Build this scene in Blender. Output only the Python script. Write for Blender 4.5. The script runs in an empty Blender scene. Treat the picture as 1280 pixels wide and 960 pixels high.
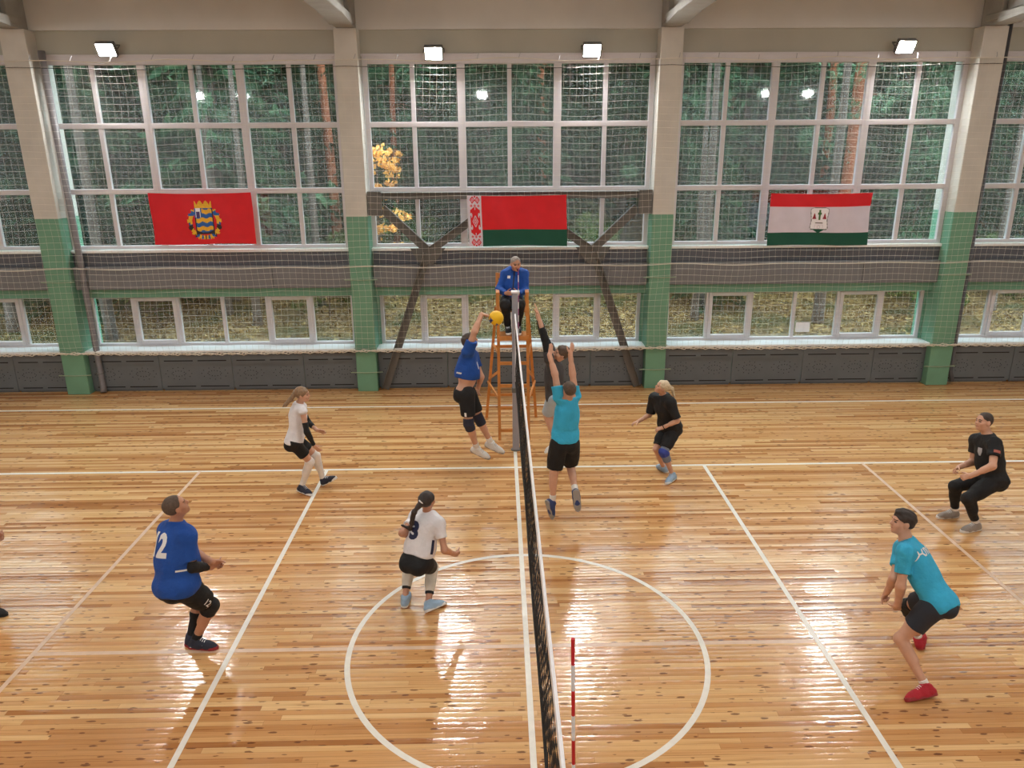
import bpy, bmesh, math, random
import numpy as np
from mathutils import Vector, Matrix
from mathutils.bvhtree import BVHTree

SC = bpy.context.scene
C = SC.collection
PI = math.pi

# ------------------------------------------------------------------ camera, world, exposure
cam_data = bpy.data.cameras.new('camera')
cam = bpy.data.objects.new('camera', cam_data)
C.objects.link(cam)
SC.camera = cam
cam_data.sensor_width = 36.0
cam_data.lens = 943.02 / 1280 * 36.0
cam_data.clip_end = 300
_R = [[0.999807, 0.011044, -0.016252], [-0.018819, 0.300401, -0.953627], [-0.005649, 0.953749, 0.300551]]
cam.matrix_world = Matrix([[_R[0][0], _R[0][1], _R[0][2], -0.2461],
                           [_R[1][0], _R[1][1], _R[1][2], -6.5549],
                           [_R[2][0], _R[2][1], _R[2][2], 4.8786],
                           [0, 0, 0, 1]])
world = bpy.data.worlds.new('overcast_sky')
SC.world = world
world.use_nodes = True
wn = world.node_tree.nodes['Background']
wn.inputs['Color'].default_value = (0.80, 0.91, 1.0, 1)
SKY_STRENGTH = 9.0
FILL_CEIL = 58.0
LAMP_FRONT = 620.0
LAMP_BACK = 420.0
wn.inputs['Strength'].default_value = SKY_STRENGTH
SC.view_settings.view_transform = 'Standard'
SC.view_settings.look = 'None'
SC.view_settings.gamma = 1.0
SC.view_settings.use_curve_mapping = False
SC.view_settings.exposure = 0.0
SC.cycles.use_denoising = True
SC.cycles.max_bounces = 8
SC.cycles.diffuse_bounces = 4
SC.cycles.glossy_bounces = 3
SC.cycles.transparent_max_bounces = 16
SC.cycles.sample_clamp_indirect = 6.0
SC.cycles.caustics_reflective = False
SC.cycles.caustics_refractive = False

# ------------------------------------------------------------------ small helpers
def tag(o, label=None, cat=None, group=None, kind=None):
    if label: o['label'] = label
    if cat: o['category'] = cat
    if group: o['group'] = group
    if kind: o['kind'] = kind
    return o

def empty(name, loc=(0, 0, 0)):
    o = bpy.data.objects.new(name, None)
    o.empty_display_size = 0.1
    o.location = loc
    C.objects.link(o)
    return o

def link_mesh(name, me, mats, parent=None, smooth=False):
    o = bpy.data.objects.new(name, me)
    C.objects.link(o)
    if not isinstance(mats, (list, tuple)): mats = [mats]
    for m in mats: me.materials.append(m)
    if parent is not None:
        o.parent = parent
        if parent.type == 'EMPTY':
            o.matrix_parent_inverse = Matrix.Translation(-parent.location)
    if smooth and len(me.polygons):
        me.polygons.foreach_set('use_smooth', [True] * len(me.polygons))
    return o

class MB:
    """collects shapes, then links them as one mesh object"""
    def __init__(self): self.v, self.f, self.m = [], [], []
    def add(self, vs, fs, mi=0):
        n = len(self.v)
        self.v += [tuple(x) for x in vs]
        self.f += [tuple(i + n for i in f) for f in fs]
        self.m += [mi] * len(fs)
        return self
    def box(self, a, b, mi=0, bev=0.0):
        (x0, y0, z0), (x1, y1, z1) = a, b
        if bev <= 0:
            vs = [(x0,y0,z0),(x1,y0,z0),(x1,y1,z0),(x0,y1,z0),(x0,y0,z1),(x1,y0,z1),(x1,y1,z1),(x0,y1,z1)]
            fs = [(0,3,2,1),(4,5,6,7),(0,1,5,4),(1,2,6,5),(2,3,7,6),(3,0,4,7)]
            return self.add(vs, fs, mi)
        bm = bmesh.new()
        bmesh.ops.create_cube(bm, size=1.0)
        for v in bm.verts:
            v.co = Vector(((x0+x1)/2 + v.co.x*(x1-x0), (y0+y1)/2 + v.co.y*(y1-y0), (z0+z1)/2 + v.co.z*(z1-z0)))
        bmesh.ops.bevel(bm, geom=bm.edges[:], offset=bev, segments=2, affect='EDGES', profile=0.5)
        return self.bm(bm, mi)
    def bm(self, bm, mi=0):
        bm.verts.index_update()
        self.add([v.co[:] for v in bm.verts], [[v.index for v in f.verts] for f in bm.faces], mi)
        bm.free()
        return self
    def bar(self, a, b, w, d, mi=0, up=(0, 1, 0)):
        """rectangular bar from a to b, w across, d along 'up'"""
        a, b, up = Vector(a), Vector(b), Vector(up)
        t = (b - a).normalized()
        s = t.cross(up).normalized(); q = s.cross(t).normalized()
        vs = []
        for p in (a, b):
            for i, j in ((-1,-1),(1,-1),(1,1),(-1,1)):
                vs.append(p + s*(w/2*i) + q*(d/2*j))
        return self.add(vs, [(3,2,1,0),(4,5,6,7),(0,1,5,4),(1,2,6,5),(2,3,7,6),(3,0,4,7)], mi)
    def tube(self, pts, r, n=8, mi=0, closed=False, caps=True):
        pts = [Vector(p) for p in pts]
        rs = r if isinstance(r, (list, tuple)) else [r] * len(pts)
        vs, fs, N = [], [], len(pts)
        prev = None
        for i, p in enumerate(pts):
            if closed: t = (pts[(i+1) % N] - pts[i-1])
            else: t = pts[min(i+1, N-1)] - pts[max(i-1, 0)]
            t.normalize()
            if prev is None:
                ref = Vector((0, 0, 1)) if abs(t.z) < .9 else Vector((1, 0, 0))
                s = t.cross(ref).normalized()
            else:
                s = (prev - t * prev.dot(t)).normalized()
            prev = s
            q = t.cross(s)
            for k in range(n):
                a = 2*PI*k/n
                vs.append(p + s*(math.cos(a)*rs[i]) + q*(math.sin(a)*rs[i]))
        for i in range(N if closed else N-1):
            j = (i+1) % N
            for k in range(n):
                l = (k+1) % n
                fs.append((i*n+k, i*n+l, j*n+l, j*n+k))
        if caps and not closed:
            fs.append(tuple(reversed(range(n)))); fs.append(tuple((N-1)*n+k for k in range(n)))
        return self.add(vs, fs, mi)
    def build(self, name, mats, parent=None, smooth=False):
        me = bpy.data.meshes.new(name)
        me.from_pydata(self.v, [], self.f)
        o = link_mesh(name, me, mats, parent, smooth)
        if any(self.m): me.polygons.foreach_set('material_index', self.m)
        me.update()
        return o

# ------------------------------------------------------------------ materials
MATS = {}
def nd(nt, typ, **kw):
    n = nt.nodes.new(typ)
    for k, v in kw.items():
        if k in n.inputs.keys() if isinstance(k, str) else False: n.inputs[k].default_value = v
        else: setattr(n, k, v)
    return n
def plain(name, col, rough=0.6, spec=0.5, metal=0.0, var=0.10, scale=6.0, bump=0.0, bscale=60.0, sheen=0.0, coat=0.0):
    """one colour with a little natural mottling"""
    if name in MATS: return MATS[name]
    m = bpy.data.materials.new(name); m.use_nodes = True
    nt = m.node_tree; b = nt.nodes['Principled BSDF']
    b.inputs['Roughness'].default_value = rough
    b.inputs['Specular IOR Level'].default_value = spec
    b.inputs['Metallic'].default_value = metal
    if sheen: b.inputs['Sheen Weight'].default_value = sheen
    if coat: b.inputs['Coat Weight'].default_value = coat
    tc = nt.nodes.new('ShaderNodeTexCoord')
    no = nt.nodes.new('ShaderNodeTexNoise'); no.inputs['Scale'].default_value = scale; no.inputs['Detail'].default_value = 4
    nt.links.new(tc.outputs['Object'], no.inputs['Vector'])
    mr = nt.nodes.new('ShaderNodeMapRange')
    mr.inputs['From Min'].default_value = .3; mr.inputs['From Max'].default_value = .7
    mr.inputs['To Min'].default_value = 1 - var; mr.inputs['To Max'].default_value = 1 + var
    nt.links.new(no.outputs['Fac'], mr.inputs['Value'])
    mx = nt.nodes.new('ShaderNodeVectorMath'); mx.operation = 'SCALE'
    mx.inputs[0].default_value = col[:3]
    nt.links.new(mr.outputs['Result'], mx.inputs['Scale'])
    nt.links.new(mx.outputs['Vector'], b.inputs['Base Color'])
    if bump:
        n2 = nt.nodes.new('ShaderNodeTexNoise'); n2.inputs['Scale'].default_value = bscale; n2.inputs['Detail'].default_value = 3
        nt.links.new(tc.outputs['Object'], n2.inputs['Vector'])
        bp = nt.nodes.new('ShaderNodeBump'); bp.inputs['Strength'].default_value = bump; bp.inputs['Distance'].default_value = .01 if bscale != 16 else .03
        nt.links.new(n2.outputs['Fac'], bp.inputs['Height']); nt.links.new(bp.outputs['Normal'], b.inputs['Normal'])
    MATS[name] = m
    return m
def S(r, g, b):
    """sRGB 0-255 to linear"""
    f = lambda c: (c/255/12.92 if c/255 <= .04045 else ((c/255+.055)/1.055)**2.4)
    return (f(r), f(g), f(b))

def math_node(nt, op, a=None, b=None, c=None):
    n = nt.nodes.new('ShaderNodeMath'); n.operation = op
    for i, x in enumerate((a, b, c)):
        if x is None: continue
        if isinstance(x, (int, float)): n.inputs[i].default_value = x
        else: nt.links.new(x, n.inputs[i])
    return n.outputs[0]
def ramp(nt, src, stops, interp='LINEAR'):
    r = nt.nodes.new('ShaderNodeValToRGB'); r.color_ramp.interpolation = interp
    e = r.color_ramp.elements
    while len(e) < len(stops): e.new(.5)
    for i, (p, c) in enumerate(stops):
        e[i].position = p; e[i].color = (*c, 1) if len(c) == 3 else c
    nt.links.new(src, r.inputs['Fac'])
    return r.outputs['Color']

def floor_material():
    m = bpy.data.materials.new('varnished_pine_boards'); m.use_nodes = True
    nt = m.node_tree; b = nt.nodes['Principled BSDF']; L = nt.links
    tc = nt.nodes.new('ShaderNodeTexCoord')
    sp = nt.nodes.new('ShaderNodeSeparateXYZ'); L.new(tc.outputs['Object'], sp.inputs[0])
    x, y = sp.outputs[0], sp.outputs[1]
    W = 0.062
    yr = math_node(nt, 'DIVIDE', y, W)
    row = math_node(nt, 'FLOOR', yr)
    fy = math_node(nt, 'FRACT', yr)
    wr = nt.nodes.new('ShaderNodeTexWhiteNoise'); wr.noise_dimensions = '1D'; L.new(row, wr.inputs['W'])
    xo = math_node(nt, 'MULTIPLY', wr.outputs['Value'], 17.3)
    xs = math_node(nt, 'DIVIDE', math_node(nt, 'ADD', x, xo), 2.3)
    col = math_node(nt, 'FLOOR', xs)
    fx = math_node(nt, 'FRACT', xs)
    cv = nt.nodes.new('ShaderNodeCombineXYZ'); L.new(row, cv.inputs[0]); L.new(col, cv.inputs[1])
    wb = nt.nodes.new('ShaderNodeTexWhiteNoise'); wb.noise_dimensions = '2D'; L.new(cv.outputs[0], wb.inputs['Vector'])
    board = wb.outputs['Value']
    base = ramp(nt, board, [(0, S(170,112,62)), (.18, S(196,140,86)), (.45, S(212,160,104)), (.7, S(222,176,120)), (.9, S(230,188,134)), (1, S(184,126,76))])
    # long grain
    mp = nt.nodes.new('ShaderNodeCombineXYZ')
    L.new(math_node(nt, 'ADD', math_node(nt, 'MULTIPLY', x, 1.3), math_node(nt, 'MULTIPLY', board, 40)), mp.inputs[0])
    L.new(math_node(nt, 'MULTIPLY', y, 60), mp.inputs[1]); L.new(math_node(nt, 'MULTIPLY', board, 13), mp.inputs[2])
    gr = nt.nodes.new('ShaderNodeTexNoise'); gr.inputs['Scale'].default_value = 1.0; gr.inputs['Detail'].default_value = 5; gr.inputs['Distortion'].default_value = .6
    L.new(mp.outputs[0], gr.inputs['Vector'])
    gcol = ramp(nt, gr.outputs['Fac'], [(.27, (.64,.52,.42)), (.40, (.92,.89,.86)), (.55, (1.0,1.0,1.0)), (.75, (1.08,1.09,1.1))])
    m1 = nt.nodes.new('ShaderNodeMix'); m1.data_type = 'RGBA'; m1.blend_type = 'MULTIPLY'; m1.inputs['Factor'].default_value = 1
    L.new(base, m1.inputs[6]); L.new(gcol, m1.inputs[7])
    # knots: one cell may hold one, stretched along the board
    kp = nt.nodes.new('ShaderNodeCombineXYZ')
    L.new(math_node(nt, 'ADD', math_node(nt, 'MULTIPLY', x, 5.2), math_node(nt, 'MULTIPLY', board, 31)), kp.inputs[0])
    L.new(math_node(nt, 'MULTIPLY', yr, 1.1), kp.inputs[1])
    vo = nt.nodes.new('ShaderNodeTexVoronoi'); vo.inputs['Scale'].default_value = 1.0; vo.voronoi_dimensions = '2D'
    L.new(kp.outputs[0], vo.inputs['Vector'])
    vs = nt.nodes.new('ShaderNodeSeparateColor'); L.new(vo.outputs['Color'], vs.inputs[0])
    size = math_node(nt, 'MULTIPLY', math_node(nt, 'GREATER_THAN', vs.outputs[0], .66), math_node(nt, 'MULTIPLY_ADD', vs.outputs[1], .16, .07))
    nk = nt.nodes.new('ShaderNodeTexNoise'); nk.inputs['Scale'].default_value = 5.0; L.new(kp.outputs[0], nk.inputs['Vector'])
    dist = math_node(nt, 'ADD', vo.outputs['Distance'], math_node(nt, 'MULTIPLY', nk.outputs['Fac'], .22))
    kn = nt.nodes.new('ShaderNodeMapRange'); kn.interpolation_type = 'SMOOTHSTEP'
    L.new(math_node(nt, 'SUBTRACT', dist, math_node(nt, 'ADD', size, .09)), kn.inputs['Value'])
    kn.inputs['From Min'].default_value = -.02; kn.inputs['From Max'].default_value = .05
    kn.inputs['To Min'].default_value = .8; kn.inputs['To Max'].default_value = 0
    m2 = nt.nodes.new('ShaderNodeMix'); m2.data_type = 'RGBA'
    L.new(kn.outputs['Result'], m2.inputs['Factor']); L.new(m1.outputs[2], m2.inputs[6]); m2.inputs[7].default_value = (*S(92,50,32), 1)
    # seams
    sy = math_node(nt, 'MINIMUM', fy, math_node(nt, 'SUBTRACT', 1, fy))
    sx = math_node(nt, 'MULTIPLY', math_node(nt, 'MINIMUM', fx, math_node(nt, 'SUBTRACT', 1, fx)), 2.3/W)
    sm = math_node(nt, 'LESS_THAN', math_node(nt, 'MINIMUM', sy, sx), .022)
    m3 = nt.nodes.new('ShaderNodeMix'); m3.data_type = 'RGBA'; m3.blend_type = 'MULTIPLY'
    L.new(math_node(nt, 'MULTIPLY', sm, .55), m3.inputs['Factor']); L.new(m2.outputs[2], m3.inputs[6]); m3.inputs[7].default_value = (.35,.24,.15,1)
    L.new(m3.outputs[2], b.inputs['Base Color'])
    # gloss, uneven: each board a little cupped and tilted
    rn = nt.nodes.new('ShaderNodeTexNoise'); rn.inputs['Scale'].default_value = 1.1; L.new(tc.outputs['Object'], rn.inputs['Vector'])
    rr = nt.nodes.new('ShaderNodeMapRange'); L.new(rn.outputs['Fac'], rr.inputs['Value'])
    rr.inputs['To Min'].default_value = .13; rr.inputs['To Max'].default_value = .24
    L.new(rr.outputs['Result'], b.inputs['Roughness'])
    b.inputs['Specular IOR Level'].default_value = .5
    b.inputs['Coat Weight'].default_value = .18; b.inputs['Coat Roughness'].default_value = .10
    cup = math_node(nt, 'MULTIPLY', math_node(nt, 'POWER', math_node(nt, 'SUBTRACT', fy, .5), 2), -.0034)
    tilt = math_node(nt, 'MULTIPLY', math_node(nt, 'MULTIPLY', math_node(nt, 'SUBTRACT', board, .5), fy), .0030)
    wav = nt.nodes.new('ShaderNodeTexNoise'); wav.inputs['Scale'].default_value = 3.0; wav.inputs['Detail'].default_value = 2
    L.new(tc.outputs['Object'], wav.inputs['Vector'])
    hgt = math_node(nt, 'ADD', math_node(nt, 'ADD', cup, tilt), math_node(nt, 'MULTIPLY', wav.outputs['Fac'], .010))
    bp = nt.nodes.new('ShaderNodeBump'); bp.inputs['Strength'].default_value = 1.0; bp.inputs['Distance'].default_value = 1.0
    L.new(hgt, bp.inputs['Height']); L.new(bp.outputs['Normal'], b.inputs['Normal']); L.new(bp.outputs['Normal'], b.inputs['Coat Normal'])
    return m

def two_tone(name, low, high, zc, rough=.55, bump=.15):
    """wall paint: one colour below height zc, another above (world height)"""
    m = bpy.data.materials.new(name); m.use_nodes = True
    nt = m.node_tree; b = nt.nodes['Principled BSDF']; L = nt.links
    g = nt.nodes.new('ShaderNodeNewGeometry'); sp = nt.nodes.new('ShaderNodeSeparateXYZ'); L.new(g.outputs['Position'], sp.inputs[0])
    no = nt.nodes.new('ShaderNodeTexNoise'); no.inputs['Scale'].default_value = 2.5; no.inputs['Detail'].default_value = 6; L.new(g.outputs['Position'], no.inputs['Vector'])
    mx = nt.nodes.new('ShaderNodeMix'); mx.data_type = 'RGBA'
    L.new(math_node(nt, 'GREATER_THAN', sp.outputs[2], zc), mx.inputs['Factor'])
    mx.inputs[6].default_value = (*low, 1); mx.inputs[7].default_value = (*high, 1)
    mr = nt.nodes.new('ShaderNodeMapRange'); L.new(no.outputs['Fac'], mr.inputs['Value'])
    mr.inputs['From Min'].default_value = .3; mr.inputs['From Max'].default_value = .7; mr.inputs['To Min'].default_value = .93; mr.inputs['To Max'].default_value = 1.06
    v = nt.nodes.new('ShaderNodeVectorMath'); v.operation = 'SCALE'; L.new(mx.outputs[2], v.inputs[0]); L.new(mr.outputs['Result'], v.inputs['Scale'])
    L.new(v.outputs[0], b.inputs['Base Color']); b.inputs['Roughness'].default_value = rough
    n2 = nt.nodes.new('ShaderNodeTexNoise'); n2.inputs['Scale'].default_value = 40; L.new(g.outputs['Position'], n2.inputs['Vector'])
    bp = nt.nodes.new('ShaderNodeBump'); bp.inputs['Strength'].default_value = bump; bp.inputs['Distance'].default_value = .01
    L.new(n2.outputs['Fac'], bp.inputs['Height']); L.new(bp.outputs['Normal'], b.inputs['Normal'])
    return m

def glass_material():
    m = bpy.data.materials.new('hazy_window_glass'); m.use_nodes = True
    nt = m.node_tree; L = nt.links; nt.nodes.remove(nt.nodes['Principled BSDF'])
    out = nt.nodes['Material Output']
    tr = nt.nodes.new('ShaderNodeBsdfTransparent'); tr.inputs['Color'].default_value = (.90,.95,.93,1)
    gl = nt.nodes.new('ShaderNodeBsdfGlossy'); gl.inputs['Roughness'].default_value = .03; gl.inputs['Color'].default_value = (1,1,1,1)
    df = nt.nodes.new('ShaderNodeBsdfTranslucent'); df.inputs['Color'].default_value = (.8,.85,.88,1)
    lw = nt.nodes.new('ShaderNodeLayerWeight'); lw.inputs['Blend'].default_value = .5
    f2 = math_node(nt, 'MULTIPLY_ADD', math_node(nt, 'POWER', lw.outputs['Facing'], 5), .93, .05)
    mx = nt.nodes.new('ShaderNodeMixShader'); L.new(f2, mx.inputs[0]); L.new(tr.outputs[0], mx.inputs[1]); L.new(gl.outputs[0], mx.inputs[2])
    tc = nt.nodes.new('ShaderNodeTexCoord')
    no = nt.nodes.new('ShaderNodeTexNoise'); no.inputs['Scale'].default_value = 1.3; no.inputs['Detail'].default_value = 5; L.new(tc.outputs['Object'], no.inputs['Vector'])
    mr = nt.nodes.new('ShaderNodeMapRange'); L.new(no.outputs['Fac'], mr.inputs['Value']); mr.inputs['To Min'].default_value = .004; mr.inputs['To Max'].default_value = .03
    m2 = nt.nodes.new('ShaderNodeMixShader'); L.new(mr.outputs['Result'], m2.inputs[0]); L.new(mx.outputs[0], m2.inputs[1]); L.new(df.outputs[0], m2.inputs[2])  # patchy translucent share puts the hazy veil into the glass
    L.new(m2.outputs[0], out.inputs['Surface'])
    return m

def emit(name, col, st):
    m = bpy.data.materials.new(name); m.use_nodes = True
    nt = m.node_tree; nt.nodes.remove(nt.nodes['Principled BSDF'])
    e = nt.nodes.new('ShaderNodeEmission'); e.inputs['Color'].default_value = (*col, 1); e.inputs['Strength'].default_value = st
    nt.links.new(e.outputs[0], nt.nodes['Material Output'].inputs['Surface'])
    return m

M_floor = floor_material()
M_beige = plain('beige_wall_paint', S(204,203,200), .6, var=.05, scale=1.2)
M_olive = plain('olive_beige_wall_paint', S(174,172,160), .6, var=.05, scale=1.2)
M_pillar = two_tone('green_and_beige_paint', S(108,156,130), S(204,200,192), 3.585)
M_green = plain('green_wall_paint', S(106,156,132), .55, var=.06, scale=2)
M_teal = M_green
M_concrete = plain('grey_concrete', S(150,148,142), .8, var=.1, scale=3, bump=.2, bscale=20)
M_panel = plain('grey_spandrel_paint', S(116,117,121), .6, var=.06, scale=2)
M_panel_dark = plain('dark_grey_spandrel_paint', S(86,88,96), .6, var=.06, scale=2)
M_white = plain('white_window_plastic', S(206,202,206), .35, var=.03, scale=3)
M_sill = plain('white_sill_board', S(236,240,242), .3, var=.02, scale=3)
M_glass = glass_material()
M_rad = plain('grey_radiator_enamel', S(100,107,112), .5, var=.06, scale=4)
M_dark = plain('dark_gap', S(22,22,24), .8, var=.1)
M_line = plain('white_court_paint', S(232,226,214), .35, var=.05, scale=12)
M_oldline = plain('worn_pale_court_paint', S(216,184,156), .35, var=.08, scale=9)
M_steel = plain('grey_steel_paint', S(98,96,92), .5, var=.1, scale=4)
M_steel_light = plain('galvanised_steel', S(160,160,165), .4, metal=.4, var=.08)
M_cord = plain('off_white_net_cord', S(214,208,196), .8, var=.08)
M_black = plain('black_net_cord', S(28,27,26), .8, var=.2)
M_tape = plain('white_net_tape', S(232,230,232), .6, var=.04)
M_post = plain('grey_post_paint', S(150,150,158), .4, var=.06)
M_wood = plain('orange_pine_wood', S(196,128,62), .45, var=.16, scale=9)
M_lampbody = plain('lamp_housing_grey', S(120,120,124), .4, metal=.5)
M_lens_f = emit('floodlight_lens', (1.0,.985,.95), LAMP_FRONT)
M_lens_fill = emit('added_ceiling_fill_lens', (1.0,.985,.955), FILL_CEIL)  # glow of the added, unseen ceiling fill lamps
M_lens_b = emit('hall_lamp_lens', (1.0,.98,.94), LAMP_BACK)

# ------------------------------------------------------------------ the hall itself
FRONT = 8.52          # pillar faces
UPY = 8.85            # upper window plane
LOY = 9.05            # lower window plane
BAYS = [(-12, 'far left'), (-6, 'left'), (0, 'centre'), (6, 'right'), (12, 'far right')]

MB().box((-15, -9, -.2), (15, 9.3, 0)).build('floor', M_floor).__setitem__('kind', 'structure')
def struct(mb, name, mat, parent=None):
    o = mb.build(name, mat, parent)
    if parent is None: o['kind'] = 'structure'
    return o
CEIL = 8.3
struct(MB().box((-15, -9, CEIL), (15, 9.3, CEIL + .2)), 'ceiling', M_beige)
struct(MB().box((-15.2, -9, 0), (-15, 9.3, CEIL)), 'wall_left', M_beige)
struct(MB().box((15, -9, 0), (15.2, 9.3, CEIL)), 'wall_right', M_beige)
struct(MB().box((-15, -9.2, 0), (15, -9, CEIL)), 'wall_near', M_beige)
# the window wall: a low part, a band between the windows, a strip above them
wb = MB()
wb.box((-15, 8.95, 0), (15, 9.3, .88))                                   # below the sills
wb.box((-15, UPY, 1.97), (15, 9.3, 2.90))                                # band between the windows
for xb, _ in BAYS:                                                       # cheeks beside the windows
    for s in (-1, 1):
        a, b = sorted((xb + s*2.73, xb + s*3.0))
        wb.box((a, 8.98, .88), (b, 9.3, 1.97))
struct(wb, 'wall_window_side', M_green)
struct(MB().box((-15, UPY, 6.53), (15, 9.3, 6.96)), 'wall_over_windows', M_olive)
struct(MB().box((-15, UPY - .06, 6.96), (15, 9.3, CEIL)), 'wall_upper', M_beige)

for i, xc in enumerate((-9, -3, 3, 9)):
    bm = MB()
    w = .42 if abs(xc) < 5 else .46
    bm.box((xc - w/2, FRONT, 0), (xc + w/2, 9.28, 6.95), bev=.012)
    struct(bm, 'pillar', M_pillar)
# roof girders resting on the pillars: bottom flange, web, haunch at the pillar
for xc in (-9, -3, 3, 9):
    g = MB()
    g.box((xc - .20, -8.9, 7.02), (xc + .20, FRONT + .1, 7.14), bev=.02)
    g.box((xc - .08, -8.9, 7.12), (xc + .08, UPY - .07, CEIL - .02))
    g.box((xc - .17, FRONT - .32, 6.955), (xc + .17, UPY - .07, CEIL - .02), bev=.02)
    g.add([(xc-.20, FRONT-.3, 7.03), (xc+.20, FRONT-.3, 7.03), (xc+.20, FRONT-.3, 6.96), (xc-.20, FRONT-.3, 6.96),
           (xc-.20, FRONT-1.3, 7.03), (xc+.20, FRONT-1.3, 7.03)],
          [(0,1,2,3), (3,2,5,4), (0,3,4), (1,5,2)])
    struct(g, 'roof_beam', M_concrete)

# windows: per bay a tall three-row one above and a low ribbon below
wno = 0
for xb, side in BAYS:
    wno += 1
    e = empty('window_%d' % wno, (xb, UPY, 2.9)); e['kind'] = 'structure'
    f = MB()
    x0, x1, z0, z1 = xb - 2.77, xb + 2.77, 2.95, 6.52
    Y0, Y1 = UPY - .02, UPY + .07
    for a, b in (((x0 + .09, z0), (x1 - .09, z0 + .07)), ((x0 + .09, z1 - .15), (x1 - .09, z1)), ((x0, z0), (x0 + .09, z1)), ((x1 - .09, z0), (x1, z1))):
        f.box((a[0], Y0, a[1]), (b[0], Y1, b[1]), bev=.008)
    for k in range(1, 6):
        x = xb + (k - 3)*.92
        w = .145 if k in (2, 4) else .082
        f.box((x - w/2, Y0 + (.0 if k in (2, 4) else .008), z0 + .07), (x + w/2, Y1, z1 - .15), bev=.008)
        if k in (2, 4):
            f.box((x - .006, Y0 - .004, z0 + .07), (x + .006, Y0 + .004, z1 - .15))
    for z in (4.07, 5.29):
        f.box((x0 + .09, Y0 + .004, z - .05), (x1 - .09, Y1 - .002, z + .05), bev=.008)
    f.build('window_frame', M_white, e)
    g = MB(); g.box((x0 + .05, UPY + .035, z0 + .03), (x1 - .05, UPY + .041, z1 - .1)); g.build('glass', M_glass, e)
    s = MB(); s.box((xb - 2.79, UPY - .10, 2.885), (xb + 2.79, UPY + .02, 2.945), bev=.01); s.build('window_sill', M_sill, e)
    tr = MB(); tr.box((xb - 2.79, UPY - .03, 6.50), (xb + 2.79, UPY + .02, 6.55), bev=.006); tr.build('head_trim', M_white, e)
for xb, side in BAYS:
    wno += 1
    e = empty('window_%d' % wno, (xb, LOY, .9)); e['kind'] = 'structure'
    x0, x1, z0, z1 = xb - 2.73, xb + 2.73, .90, 1.975
    f = MB(); Y0, Y1 = LOY - .02, LOY + .06
    for a, b in (((x0 + .07, z0), (x1 - .07, z0 + .06)), ((x0 + .07, z1 - .05), (x1 - .07, z1)), ((x0, z0), (x0 + .07, z1)), ((x1 - .07, z0), (x1, z1))):
        f.box((a[0], Y0, a[1]), (b[0], Y1, b[1]), bev=.008)
    xs = [xb + (k - 3)*.925 for k in range(7)]
    for k in range(1, 6):
        f.box((xs[k] - .035, Y0, z0 + .06), (xs[k] + .035, Y1, z1 - .05), bev=.008)
    f.build('window_frame', M_white, e)
    for k in (1, 4):
        sF = MB(); a, b = xs[k] + .02, xs[k+1] - .02
        for p, q in (((a + .08, z0 + .045), (b - .08, z0 + .125)), ((a + .08, z1 - .115), (b - .08, z1 - .035)), ((a, z0 + .045), (a + .08, z1 - .035)), ((b - .08, z0 + .045), (b, z1 - .035))):
            sF.box((p[0], Y0 - .025, p[1]), (q[0], Y1 - .02, q[1]), bev=.01)
        so = sF.build('opening_sash', M_white, e)
        h = MB(); h.box((a + .03, Y0 - .045, z0 + .50), (a + .05, Y0 - .024, z0 + .57), bev=.004); h.box((a + .028, Y0 - .06, z0 + .46), (a + .052, Y0 - .044, z0 + .56), bev=.005)
        h.build('sash_handle', M_white, so)
    g = MB(); g.box((x0 + .04, LOY + .02, z0 + .03), (x1 - .04, LOY + .026, z1 - .03)); g.build('glass', M_glass, e)
    s = MB(); s.box((xb - 2.785, 8.60, .855), (xb + 2.785, LOY + .0, .905), bev=.012); s.build('window_sill', M_sill, e)

# spandrel boxes between the two rows of windows
for xb, side in BAYS:
    e = tag(empty('spandrel_panel', (xb, 8.75, 2.15)), 'long grey spandrel panel between the upper and lower windows of the %s bay' % side, 'wall panel', 'spandrel panels between the window rows')
    m_ = MB(); m_.box((xb - 2.77, 8.70, 2.16), (xb + 2.77, UPY - .002, 2.615), bev=.01); m_.build('lower_board', M_panel, e)
    m_ = MB(); m_.box((xb - 2.77, 8.79, 2.615), (xb + 2.77, UPY - .002, 2.885), bev=.006); m_.build('upper_board', M_panel_dark, e)
    m_ = MB(); m_.box((xb + 1.2 - .004, 8.697, 2.18), (xb + 1.2 + .004, 8.703, 2.60)); m_.build('joint', M_dark, e)

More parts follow.
